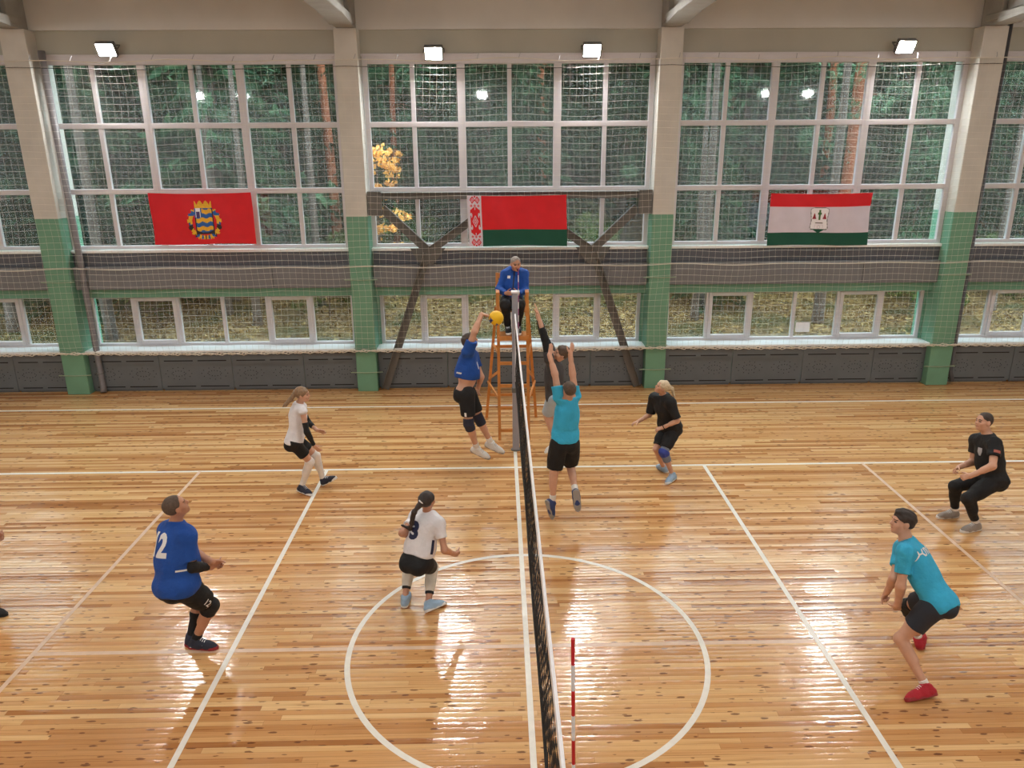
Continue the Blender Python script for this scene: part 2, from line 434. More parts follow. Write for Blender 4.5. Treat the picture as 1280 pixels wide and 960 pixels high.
# heater covers under the lower windows, one panel after another
ords = ['first', 'second', 'third', 'fourth']
for xb, side in BAYS:
    a = xb - 2.785; edges = [a, a + 1.45, a + 2.95, a + 4.45, xb + 2.785]
    for k in range(4):
        u, v = edges[k] + .004, edges[k+1] - .004
        e = tag(empty('heater_cover', ((u+v)/2, 8.72, 0)), '%s grey heater cover from the left under the %s low window' % (ords[k], side), 'heater cover', 'heater covers along the window wall')
        p_ = MB(); p_.box((u, 8.70, .04), (v, 8.72, .85), bev=.004); p_.box((u, 8.72, .825), (v, 8.94, .845)); p_.box((u + .02, 8.735, 0), (v - .02, 8.75, .06))
        s_ = h_ = p_
        mid = (u + v)/2
        for s0, s1 in ((u + .10, mid - .05), (mid + .05, v - .10)):
            if s1 - s0 < .1: continue
            for z in (.80, .655, .10):
                s_.box((s0, 8.698, z - .011), (s1, 8.701, z + .011), 1)
        for q in (-1, 1):
            cx = mid + q*(v - u)*.25
            n = 12
            for j in range(n):
                an = 2*PI*j/n
                for ex, ez, st in ((.27, .13, 1.0), (.14, .06, .6)):
                    X = cx + ex*abs(math.cos(an))**1.3*(1 if math.cos(an) > 0 else -1); Z = .38 + ez*math.sin(an)
                    if u + .03 < X < v - .03: h_.box((X - .009, 8.698, Z - .007), (X + .009, 8.701, Z + .007), 1)
        p_.build('front_panel', [M_rad, M_dark], e)

# court markings painted on the boards
def line_strip(pts, w, name, mat, z):
    m_ = MB(); P = [Vector((a, b, 0)) for a, b in pts]; N = len(P); vs = []
    for i, q in enumerate(P):
        t = (P[min(i+1, N-1)] - P[max(i-1, 0)]).normalized(); n = Vector((-t.y, t.x, 0))
        vs += [(q + n*w/2) + Vector((0, 0, z)), (q - n*w/2) + Vector((0, 0, z))]
    m_.add(vs, [(2*i, 2*i+1, 2*i+3, 2*i+2) for i in range(N-1)])
    o = m_.build(name, mat); o['kind'] = 'structure'
    return o
def seg(a, b, n=12): return [(a[0] + (b[0]-a[0])*i/n, a[1] + (b[1]-a[1])*i/n) for i in range(n+1)]
line_strip(seg((-5.02, 0), (2.98, 0)), .055, 'floor_marking', M_oldline, .0010)
line_strip(seg((-14.9, 7.53), (14.9, 7.53)), .05, 'floor_marking', M_line, .0016)
line_strip(seg((-14.9, 4.5), (14.9, 4.5)), .055, 'floor_marking', M_line, .0018)
line_strip(seg((-14.9, -4.5), (14.9, -4.5)), .055, 'floor_marking', M_line, .0018)
line_strip(seg((0, -5.2), (0, 5.15)), .055, 'floor_marking', M_line, .0022)
line_strip(seg((-3.0, -4.5), (-3.0, 4.5)), .055, 'floor_marking', M_line, .0024)
line_strip(seg((3.0, -4.5), (3.0, 4.5)), .055, 'floor_marking', M_line, .0024)
line_strip(seg((-5.0, -4.5), (-5.0, 4.5)), .05, 'floor_marking', M_oldline, .0026)
line_strip(seg((5.55, -4.5), (5.55, 4.5)), .05, 'floor_marking', M_oldline, .0026)
line_strip([(1.8*math.cos(2*PI*i/96), 1.8*math.sin(2*PI*i/96)) for i in range(97)], .055, 'floor_marking', M_line, .0014)

# ------------------------------------------------------------------ lamps
def floodlight(x, y, z, yaw, pitch, lens, label, group, w=.34, h=.26):
    e = tag(empty('floodlight', (0, 0, 0)), label, 'floodlight', group)
    b = MB()
    b.box((-w/2, .0, -h/2), (w/2, .09, h/2), bev=.015)
    for k in range(7): b.box((-w/2 + .02 + k*(w - .05)/6.5, .09, -h/2 + .02), (-w/2 + .03 + k*(w - .05)/6.5, .12, h/2 - .02))
    b.build('housing', M_lampbody, e)
    r = MB()
    for a, c in (((-w/2, -h/2), (w/2, -h/2 + .02)), ((-w/2, h/2 - .02), (w/2, h/2)), ((-w/2, -h/2), (-w/2 + .02, h/2)), ((w/2 - .02, -h/2), (w/2, h/2))):
        r.box((a[0], -.012, a[1]), (c[0], .004, c[1]))
    r.build('rim', M_lampbody, e)
    l_ = MB(); l_.box((-w/2 + .022, -.006, -h/2 + .022), (w/2 - .022, -.002, h/2 - .022)); l_.build('lens', lens, e)
    k_ = MB(); k_.tube([(-w/2 - .02, .05, 0), (-w/2 - .02, .16, 0), (-w/2 - .02, .19, -.0), (w/2 + .02, .19, 0), (w/2 + .02, .16, 0), (w/2 + .02, .05, 0)], .012, 6)
    k_.build('bracket', M_steel, e)
    e.location = (x, y, z); e.rotation_euler = (pitch, 0, yaw)
    return e
for x, z, lab in ((-7.38, 6.60, 'lit white floodlight over the window left of the red flag with the crest'),
                  (-1.40, 6.52, 'lit white floodlight over the centre window, left of the red and green flag'),
                  (1.53, 6.56, 'lit white floodlight over the centre window, right of the red and green flag'),
                  (7.38, 6.60, 'lit white floodlight over the window above the red, white and green flag')):
    floodlight(x, 8.58, z, 0, math.radians(32), M_lens_f, lab, 'floodlights over the window wall')
for x in (-12.4, -10.6, -.85, 10.9, 12.6):
    floodlight(x, -8.75, 6.9, PI, math.radians(40), M_lens_b, 'lit floodlight on the wall behind the viewer', 'floodlights on the near wall')

for x in (-12, -6, 0, 6, 12):  # two rows of fill lamps added out of view to brighten the floor
    for y in (-4.5, 2.5):
        o_ = floodlight(x, y, CEIL - .23, 0, math.radians(90), M_lens_fill, 'added unseen fill lamp under the ceiling above the court', 'added fill lamps under the ceiling', 1.1, .5)
# ------------------------------------------------------------------ steel bracing, pipes, cables, safety net
e = tag(empty('steel_bracing', (0, 8.6, 0)), 'dark grey steel bracing frame of slanted angles across the centre bay', 'bracing')
def angle_bar(name, a, b, w=.13):
    m_ = MB(); A, B = Vector((a[0], 8.62, a[1])), Vector((b[0], 8.62, b[1]))
    m_.bar(A, B, w, .012)
    t = (B - A).normalized(); n = Vector((-t.z, 0, t.x)); n = n if n.z > 0 else -n
    o1 = n*(w/2)
    m_.bar(A + o1 - Vector((0, .055, 0)), B + o1 - Vector((0, .055, 0)), .012, .12)
    m_.bar(A + o1*.15 + Vector((0, .06, 0)), B + o1*.15 + Vector((0, .06, 0)), w*.8, .012)
    return m_.build(name, M_steel, e)
m_ = MB()
m_.box((-2.6, 8.60, 3.90), (2.6, 8.612, 4.02)); m_.box((-2.6, 8.50, 4.02), (2.6, 8.72, 4.035))
m_.build('top_chord', M_steel, e)
for s in (-1, 1):
    m_ = MB(); m_.box((s*2.64 - .13, 8.5, 3.60), (s*2.64 + .13, 8.66, 4.06), bev=.006); m_.build('end_gusset', M_steel, e)
    angle_bar('upper_brace', (s*2.50, 3.72), (s*1.66, 2.92), .17)
    angle_bar('inner_brace', (s*1.60, 2.90), (s*.15, 3.92), .15)
    angle_bar('lower_brace', (s*1.66, 2.84), (s*2.65, .02), .15)
    m_ = MB(); m_.add([(s*1.30, 8.63, 2.95), (s*2.0, 8.63, 2.95), (s*1.85, 8.63, 2.66), (s*1.55, 8.63, 2.62)], [(0,1,2,3)])
    m_.add([(s*1.30, 8.645, 2.95), (s*2.0, 8.645, 2.95), (s*1.85, 8.645, 2.66), (s*1.55, 8.645, 2.62)], [(3,2,1,0)])
    m_.build('joint_plate', M_steel, e)
    m_ = MB(); m_.tube([(s*1.72, 8.6, 2.7), (s*1.86, 8.58, 2.3), (s*1.95, 8.58, 1.95)], .012, 6, caps=True); m_.build('tie_rod', M_steel, e)

e = tag(empty('drain_pipe', (-8.55, 8.6, 0)), 'grey drain pipe running down beside the left green pillar', 'pipe')
m_ = MB(); m_.tube([(-8.60, 8.66, 6.6), (-8.57, 8.66, 3.0), (-8.55, 8.66, .12), (-8.53, 8.60, .02)], .062, 14); m_.build('pipe', M_steel_light if False else plain('grey_pipe_paint', S(118,114,116), .4), e, True)
for z in (.42, 2.32):
    m_ = MB(); m_.tube([(-8.57 + .075*math.cos(2*PI*k/16), 8.66 + .075*math.sin(2*PI*k/16), z) for k in range(16)], .012, 6, closed=True); m_.build('clamp', M_steel, e)
e = tag(empty('drain_pipe', (9.32, 8.6, 0)), 'thin dark grey pipe running down behind the right green pillar', 'pipe')
m_ = MB(); m_.tube([(9.30, 8.62, 7.0), (9.31, 8.62, .3), (9.36, 8.56, .06)], .045, 12); m_.build('pipe', plain('dark_pipe_paint', S(84,84,88), .5), e, True)
for z in (.42, 2.32):
    m_ = MB(); m_.tube([(9.31 + .055*math.cos(2*PI*k/16), 8.62 + .055*math.sin(2*PI*k/16), z) for k in range(16)], .012, 6, closed=True); m_.build('clamp', M_steel, e)

m_ = MB()
for a, b in ((-15, -9), (-9, -3), (-3, 3), (3, 9), (9, 15)):
    m_.tube([(a + (b-a)*k/12, 8.46, 6.30 - .05*math.sin(PI*k/12)) for k in range(13)], .007, 5)
o = m_.build('steel_cable', M_dark); tag(o, 'thin dark steel cable stretched along the tops of the tall windows', 'cable')

# net: square meshes of pale cord, hung along the whole window wall
rng = random.Random(5)
NY = 8.40
def net_pt(x, z):
    u = (6.40 - z)/5.5
    sag = .035*math.sin((x + 9)*PI/3)**2
    y = NY + .03*math.sin(x*1.7 + z*.8) + .02*math.sin(x*4.1 - z*2.3)
    return (x + .022*math.sin(z*2.1 + x*.6) + .01*math.sin(z*5 + x*3), y, z - sag*(1 - u) + .012*math.sin(x*3.1 + z*1.3))
m_ = MB()
CELL = .122
xs = np.arange(-12.2, 12.21, CELL); zs = np.arange(.93, 6.41, CELL)
for x in xs:
    pts = [net_pt(x, z) for z in np.linspace(.90, 6.40, 24)]
    m_.tube(pts, .0017, 3, caps=False)
for z in zs:
    pts = [net_pt(x, z) for x in np.linspace(-12.2, 12.2, 130)]
    m_.tube(pts, .0022, 3, caps=False)
net_e = tag(empty('safety_net', (0, NY, 0)), 'pale square-mesh safety net hung along the whole window wall', 'net')
m_.build('netting', M_cord, net_e)
m_ = MB()
m_.tube([net_pt(x, 6.41) for x in np.linspace(-12.2, 12.2, 160)], .009, 6)
m_.build('head_rope', M_cord, net_e)
m_ = MB()
for q in range(3):
    pts = []
    for k in range(400):
        x = -12.2 + 24.4*k/399
        s = abs(math.sin((x + 9)*PI/6))
        pts.append((x, 8.46 + .02*math.sin(k*.9 + q*2) - .03*q*.3, .885 - .05*s*.6 + .018*math.sin(k*1.7 + q*2.1) + .012*q))
    m_.tube(pts, .010, 5)
m_.build('foot_rope', M_cord, net_e)
m_ = MB()
m_.tube([net_pt(x, 2.62) for x in np.linspace(-12.2, 12.2, 160)], .007, 5)
m_.build('middle_rope', M_cord, net_e)
for x in np.arange(-11.7, 12, .74):
    m_ = MB(); q = net_pt(x, 6.41); m_.tube([(q[0], q[1], q[2]), (q[0] + .02, q[1] + .03, q[2] + .06), (q[0] + .03, q[1] + .06, q[2] + .10)], .006, 5); m_.build('hook', M_steel_light, net_e)
# straps that tie the net to the pillars
for xc, side in ((-9, 'far left'), (-3, 'left of centre'), (3, 'right of centre'), (9, 'far right')):
    e = tag(empty('tie_wire', (xc, FRONT, .4)), 'thin tie wires wrapped across the %s green pillar' % side, 'tie wire', 'tie wires on the pillars')
    for z, d in ((.41, .33), (2.34, .33), (2.62, .23), (.93, .23)):
        m_ = MB(); m_.tube([(xc - d, FRONT - .012, z + .01), (xc, FRONT - .015, z), (xc + d, FRONT - .012, z + .012)], .011 if d > .3 else .007, 6)
        m_.build('wire_loop', plain('pale_green_wire', S(142,160,136), .5), e)
m_ = MB(); m_.box((6.07, 9.025, 1.06), (6.37, 9.028, 1.27), 0)
e = tag(empty('paper_notice', (6.22, 9.02, 1.06)), 'white paper notice taped inside the lower window of the right bay', 'notice')
m_.build('sheet', M_tape, e)

# ------------------------------------------------------------------ the wood outside
def So(r, g, b): return tuple((.66*c) for c in S(r, g, b))
M_litter = bpy.data.materials.new('leaf_litter_ground'); M_litter.use_nodes = True
def _lit():
    nt = M_litter.node_tree; b = nt.nodes['Principled BSDF']; L = nt.links
    tc = nt.nodes.new('ShaderNodeTexCoord')
    v = nt.nodes.new('ShaderNodeTexVoronoi'); v.inputs['Scale'].default_value = 14; L.new(tc.outputs['Object'], v.inputs['Vector'])
    sc = nt.nodes.new('ShaderNodeSeparateColor'); L.new(v.outputs['Color'], sc.inputs[0])
    c1 = ramp(nt, sc.outputs[0], [(0, So(32,27,20)), (.3, So(66,52,32)), (.6, So(96,76,46)), (.85, So(130,107,66)), (1, So(172,148,104))])
    n = nt.nodes.new('ShaderNodeTexNoise'); n.inputs['Scale'].default_value = .5; n.inputs['Detail'].default_value = 7; L.new(tc.outputs['Object'], n.inputs['Vector'])
    f = nt.nodes.new('ShaderNodeMapRange'); L.new(n.outputs['Fac'], f.inputs['Value']); f.inputs['From Min'].default_value = .48; f.inputs['From Max'].default_value = .62
    m = nt.nodes.new('ShaderNodeMix'); m.data_type = 'RGBA'; L.new(f.outputs['Result'], m.inputs['Factor']); L.new(c1, m.inputs[6])
    g = nt.nodes.new('ShaderNodeTexNoise'); g.inputs['Scale'].default_value = 20; L.new(tc.outputs['Object'], g.inputs['Vector'])
    L.new(ramp(nt, g.outputs['Fac'], [(.3, So(32,38,22)), (.7, So(62,68,38))]), m.inputs[7])
    L.new(m.outputs[2], b.inputs['Base Color']); b.inputs['Roughness'].default_value = .9; b.inputs['Specular IOR Level'].default_value = .03
_lit()
def ground_z(x, y): return -.45 + .055*max(0, y - 10) + .0016*max(0, y - 14)**2 + .12*math.sin(x*.5 + y*.3) + .06*math.sin(x*1.3 - y*.9)
m_ = MB(); nx, ny = 60, 44
m_.add([(-62 + 124*i/nx, 9.35 + 55*(j/ny)**1.3, ground_z(-62 + 124*i/nx, 9.35 + 55*(j/ny)**1.3)) for j in range(ny+1) for i in range(nx+1)],
       [(j*(nx+1)+i, j*(nx+1)+i+1, (j+1)*(nx+1)+i+1, (j+1)*(nx+1)+i) for j in range(ny) for i in range(nx)])
o = m_.build('ground', M_litter, smooth=True); o['kind'] = 'structure'

def leaf_mat(name, a, b, c):
    m = bpy.data.materials.new(name); m.use_nodes = True; nt = m.node_tree; L = nt.links
    bs = nt.nodes['Principled BSDF']
    oi = nt.nodes.new('ShaderNodeNewGeometry')
    c0 = ramp(nt, oi.outputs['Random Per Island'], [(0, a), (.5, b), (1, c)])
    ob = nt.nodes.new('ShaderNodeObjectInfo'); tcn = nt.nodes.new('ShaderNodeTexCoord')
    nz = nt.nodes.new('ShaderNodeTexNoise'); nz.inputs['Scale'].default_value = .9; nz.inputs['Detail'].default_value = 2; L.new(tcn.outputs['Object'], nz.inputs['Vector'])
    fac = math_node(nt, 'MULTIPLY', math_node(nt, 'MULTIPLY_ADD', ob.outputs['Random'], 1.1, .5), math_node(nt, 'MULTIPLY_ADD', nz.outputs['Fac'], 1.6, .2))
    vm = nt.nodes.new('ShaderNodeVectorMath'); vm.operation = 'SCALE'; L.new(c0, vm.inputs[0]); L.new(fac, vm.inputs['Scale'])
    col = vm.outputs[0]
    L.new(col, bs.inputs['Base Color']); bs.inputs['Roughness'].default_value = .7; bs.inputs['Specular IOR Level'].default_value = .03
    t = nt.nodes.new('ShaderNodeBsdfTranslucent'); L.new(col, t.inputs['Color'])
    mx = nt.nodes.new('ShaderNodeMixShader'); mx.inputs[0].default_value = .35
    L.new(bs.outputs[0], mx.inputs[1]); L.new(t.outputs[0], mx.inputs[2]); L.new(mx.outputs[0], nt.nodes['Material Output'].inputs['Surface'])
    return m
M_spruce = leaf_mat('spruce_needles', So(30,52,36), So(48,76,54), So(78,106,78))
M_pine = leaf_mat('pine_needles', So(44,72,52), So(66,94,70), So(96,122,98))
M_autumn = leaf_mat('autumn_leaves', S(140,92,42), S(176,126,62), S(206,164,96))
M_shrub = leaf_mat('green_shrub_leaves', So(56,76,38), So(80,100,54), So(118,128,76))
M_fallen = leaf_mat('fallen_leaves', So(72,52,30), So(114,90,52), So(196,172,120))
M_bark_pine = plain('reddish_pine_bark', So(140,86,64), .9, .03, var=.3, scale=5, bump=.6, bscale=14)
M_bark_grey = plain('grey_brown_bark', So(98,88,82), .9, .03, var=.3, scale=5, bump=.6, bscale=14)
M_twig = plain('dark_twig_bark', So(78,66,56), .9, .03, var=.2)

def trunk_mesh(name, h, r, seed, bend=.15):
    rg = random.Random(seed); m_ = MB(); pts, rs = [], []
    a, b = rg.uniform(0, 6), rg.uniform(.6, 1.4)
    for k in range(15):
        t = k/14
        pts.append((bend*math.sin(a + t*3*b)*t, bend*math.cos(a + t*2*b)*t, -.4 + (h + .4)*t))
        rs.append(r*(1 - .6*t)*(1 + .05*math.sin(k*2.3 + a)) + (r*.35 if k == 0 else 0))
    m_.tube(pts, rs, 12)
    for k in range(18):            # dead stubs
        z = rg.uniform(.25, .95)*h; an = rg.uniform(0, 2*PI); ln = rg.uniform(.3, 1.2)
        m_.tube([(0, 0, z), (math.cos(an)*ln*.5, math.sin(an)*ln*.5, z + .05), (math.cos(an)*ln, math.sin(an)*ln, z - .1)], [.022, .014, .006], 4)
    me = bpy.data.meshes.new(name); me.from_pydata(m_.v, [], m_.f); me.polygons.foreach_set('use_smooth', [True]*len(me.polygons))
    return me
def quad_soup(name, C0, U, V):
    """many small blades: centre, half-length vector, half-width vector"""
    n = len(C0)
    vs = np.empty((n, 4, 3), np.float32)
    vs[:, 0] = C0 - U; vs[:, 1] = C0 + V; vs[:, 2] = C0 + U; vs[:, 3] = C0 - V
    me = bpy.data.meshes.new(name)
    me.vertices.add(4*n); me.vertices.foreach_set('co', vs.ravel())
    me.loops.add(4*n); me.loops.foreach_set('vertex_index', np.arange(4*n, dtype=np.int32))
    me.polygons.add(n); me.polygons.foreach_set('loop_start', np.arange(0, 4*n, 4, dtype=np.int32))
    me.update(calc_edges=True)
    return me
def spruce_foliage(name, h, seed, rad=.24, base=.06, dens=1.0):
    rs = np.random.RandomState(seed); cs, us, vs = [], [], []
    nw = int(30*dens*h/12)
    for w in range(nw):
        z = h*(base + (1 - base)*(w/nw)); L = max(.25, h*rad*(1 - w/nw)**.8*rs.uniform(.75, 1.1))
        for b in range(9):
            an = rs.uniform(0, 2*PI); l = L*rs.uniform(.6, 1.1); k = max(6, int(l*13))
            t = rs.uniform(.12, 1, k)
            d = np.array([math.cos(an), math.sin(an), 0])
            pos = d*(t*l)[:, None] + np.array([0, 0, z]) + np.stack([0*t, 0*t, -.35*l*t**1.6 + .12*l*t**3], 1)
            side = np.array([-d[1], d[0], 0]); sg = rs.choice([-1, 1], k)
            wv = side*(sg*rs.uniform(.03, .34, k)*(1.1 - t*.6))[:, None]
            cs.append(pos + wv + rs.normal(0, .05, (k, 3)))
            u = d*.5 + wv*1.6 + rs.normal(0, .35, (k, 3)); u[:, 2] -= .35
            u /= np.linalg.norm(u, axis=1)[:, None]; ln = rs.uniform(.13, .30, k)
            q = np.cross(u, rs.normal(0, 1, (k, 3))); q /= np.linalg.norm(q, axis=1)[:, None]
            us.append(u*ln[:, None]); vs.append(q*(ln*rs.uniform(.2, .42, k))[:, None])
    return quad_soup(name, np.concatenate(cs), np.concatenate(us), np.concatenate(vs))
def blob_foliage(name, centres, n, seed, size=.07, wide=.6):
    rs = np.random.RandomState(seed); c = np.array([x[:3] for x in centres]); r = np.array([x[3] for x in centres])
    i = rs.randint(0, len(c), n); d = rs.normal(0, 1, (n, 3)); d /= np.linalg.norm(d, axis=1)[:, None]
    pos = c[i] + d*(r[i]*rs.uniform(.35, 1, n)**.5)[:, None]*np.array([1, 1, .75])
    u = rs.normal(0, 1, (n, 3)); u /= np.linalg.norm(u, axis=1)[:, None]; q = np.cross(u, rs.normal(0, 1, (n, 3))); q /= np.linalg.norm(q, axis=1)[:, None]
    ln = rs.uniform(.6, 1.3, n)*size
    return quad_soup(name, pos, u*ln[:, None], q*(ln*wide)[:, None])

SPR = [(trunk_mesh('trunk', 14, .17, 3 + k, .1), spruce_foliage('foliage', 14, 20 + k, rad=(.19, .23, .16)[k], base=(.05, .12, .2)[k])) for k in range(3)]
rgp = random.Random(11)
PIN = []
for k in range(3):
    cl = []
    for j in range(26):
        a = rgp.uniform(0, 2*PI); r = rgp.uniform(.4, 2.2); z = rgp.uniform(4.5, 13)
        cl.append((math.cos(a)*r, math.sin(a)*r, z, rgp.uniform(.35, .8)))
    PIN.append((trunk_mesh('trunk', 16, .20 + .03*k, 60 + k, .2), blob_foliage('foliage', cl, 3600, 70 + k, .11, .22)))
def tree(name, x, y, trunk, foliage, mb, mf, label, cat, group, sc=1.0, rz=0.0, lean=0.0):
    e = tag(empty(name, (x, y, ground_z(x, y) - .05)), label, cat, group)
    e.rotation_euler = (lean, lean*.5, rz); e.scale = (sc, sc, sc)
    for nm, me, mt in (('trunk', trunk, mb), ('foliage', foliage, mf)):
        if me is None: continue
        o = bpy.data.objects.new(nm, me); C.objects.link(o); o.parent = e
        if not me.materials: me.materials.append(mt)
        if mt != me.materials[0]:
            o.material_slots[0].link = 'OBJECT'; o.material_slots[0].material = mt
        if nm == 'foliage': o['kind'] = 'stuff'
    return e
rgt = random.Random(21)
# spruces: a loose near row, then thickening rows behind
spots = []
for (y, x0, x1, n) in ((18.5, -34, 34, 14), (22, -38, 38, 20), (26, -42, 42, 24), (30, -46, 46, 30), (34, -48, 48, 33), (39, -52, 52, 42), (44, -56, 56, 48)):
    for k in range(n):
        spots.append((x0 + (x1 - x0)*(k + rgt.uniform(.15, .85))/n, y + rgt.uniform(-1.4, 1.4)))
for i, (x, y) in enumerate(spots):
    t = SPR[rgt.randrange(3)]
    if y < 20 and -4 < x < 4 : continue
    tree('spruce_tree', x, y, t[0], t[1], M_bark_grey, M_spruce, 'dense dark green spruce standing in the wood beyond the windows', 'tree', 'spruces in the wood', rgt.uniform(.85, 1.12)*((1.15 if x < -7.5 else .60) if y < 20 else (1.2 if x < -8 else .78) if y < 24 else 1.0 if y < 32 else 1.45), rgt.uniform(0, 6.28))  # heights set for the light: near row low, left side tall to block sky
# pines with reddish trunks, placed where trunks show through the glass
for i, (x, y, s) in enumerate(((-9.6, 19, 1.0), (-6.2, 22, .9), (-13.5, 24, 1.1), (-4.4, 25, .8), (1.6, 24, .85), (5.7, 21.5, .8), (13.5, 26, 1.0), (9.9, 28, .9), (-17, 20, 1.0), (-11, 30, .9), (18.5, 24, 1.0), (6.9, 30, .9), (-1.5, 33, .9))):
    t = PIN[i % 3]
    tree('pine_tree', x, y, t[0], t[1], M_bark_pine, M_pine, 'tall pine with a reddish trunk standing in the wood beyond the windows', 'tree', 'pines in the wood', s, rgt.uniform(0, 6.28), rgt.uniform(-.02, .02))
tree('pine_tree', 11.55, 19.5, trunk_mesh('trunk', 16, .24, 91, .1), PIN[1][1], M_bark_pine, M_pine, 'pine with a thick orange-red trunk behind the glass above the red, white and green flag', 'tree', None, 1.0, 1.0)
# grey trunks close to the building, seen through the low windows
for i, (x, y, s) in enumerate(((-11.3, 14.6, .7), (-8.6, 16.5, .6), (-7.3, 15.2, .55), (-5.9, 17.2, .6), (5.55, 15.3, .5), (6.0, 16.2, .62), (9.2, 15.2, .7), (-14.6, 15.5, .7), (15.2, 16.5, .6))):
    t = trunk_mesh('trunk', 15, .24, 120 + i, .12)
    tree('bare_trunk_tree', x, y, t, None, M_bark_grey, M_pine, 'grey-brown tree trunk rising from the leaf litter close to the low windows', 'tree', 'grey trunks near the building', s*1.0, rgt.uniform(0, 6.28))
# a yellow-orange young maple in front of the spruces
cl = [(rgp.uniform(-.75, .8), rgp.uniform(-.8, .8), 2.2 + 3.2*rgp.random()**.8, rgp.uniform(.10, .30)) for k in range(46)]
tree('maple_tree', -3.6, 15.2, trunk_mesh('trunk', 5.6, .07, 140, .15), blob_foliage('foliage', cl, 1500, 141, .075, .6), M_twig, M_autumn, 'young maple with yellow-orange autumn leaves behind the left of the centre window', 'tree', None, .92)
# leafy undergrowth
for i in range(26):
    x, y = rgt.uniform(-22, 22), rgt.uniform(15.5, 24)
    if -3.5 < x < 3.8 and y < 19: y += 5
    cl = [(rgp.uniform(-.9, .9), rgp.uniform(-.7, .7), rgp.uniform(.3, 1.7), rgp.uniform(.3, .6)) for k in range(9)]
    if i < 5: me = blob_foliage('foliage', cl, 1300, 160 + i, .075, .5); tw = trunk_mesh('stem', 1.7, .03, 170 + i); SH = (SH if i else []) + [(tw, me)]
    t = SH[i % 5]
    tree('shrub', x, y, t[0], t[1], M_twig, M_shrub, 'low green shrub growing among the trees beyond the windows', 'shrub', 'shrubs in the wood', rgt.uniform(.7, 1.3), rgt.uniform(0, 6.28))
rs_ = np.random.RandomState(8); n = 16000
px_ = rs_.uniform(-16, 16, n); py_ = 10 + 13*rs_.uniform(0, 1, n)**1.2
pz_ = np.array([ground_z(a, b) for a, b in zip(px_, py_)]) + rs_.uniform(.01, .08, n)
u_ = rs_.normal(0, 1, (n, 3)); u_[:, 2] *= .5; u_ /= np.linalg.norm(u_, axis=1)[:, None]
q_ = np.cross(u_, rs_.normal(0, .4, (n, 3)) + np.array([0, 0, 1])); q_ /= np.linalg.norm(q_, axis=1)[:, None]
s_ = rs_.uniform(.03, .075, n)
me = quad_soup('fallen_leaves', np.stack([px_, py_, pz_], 1), u_*s_[:, None], q_*(s_*.6)[:, None])
o = link_mesh('fallen_leaves', me, M_fallen); tag(o, 'yellow and brown fallen leaves strewn over the slope beyond the low windows', 'leaves', kind='stuff')

# ------------------------------------------------------------------ bodies: smooth blended solids turned into one mesh
f32 = np.float32
def A(v): return np.array(v, dtype=np.float64)
def unit(v): v = A(v); return v/np.linalg.norm(v)
def lerp(a, b, t): return A(a)*(1 - t) + A(b)*t

class Prim:
    def __init__(s, f, c, R, k, sub=False): s.f, s.c, s.R, s.k, s.sub = f, A(c), R, k, sub
def cone(a, b, ra, rb, k=.02, clips=(), sub=False):
    a, b = A(a), A(b); ab = b - a; L2 = max(ab @ ab, 1e-9)
    def f(P):
        q = P - a; t = np.clip((q @ ab)/L2, 0, 1)
        d = np.sqrt(((q - t[..., None]*ab)**2).sum(-1)) - (ra + (rb - ra)*t)
        for p, n in clips: d = np.maximum(d, (P - A(p)) @ A(n))
        return d
    return Prim(f, (a + b)/2, np.sqrt(L2)/2 + max(ra, rb), k, sub)
def ell(c, axes, r, k=.03, clips=(), sub=False):
    c, R, r = A(c), np.stack([A(x) for x in axes]), A(r)
    def f(P):
        q = (P - c) @ R.T
        k0 = np.sqrt(((q/r)**2).sum(-1)); k1 = np.sqrt(((q/(r*r))**2).sum(-1)) + 1e-9
        d = np.where(k0 < .05, -r.min(), k0*(k0 - 1)/k1)
        for p, n in clips: d = np.maximum(d, (P - A(p)) @ A(n))
        return d
    return Prim(f, c, r.max(), k, sub)

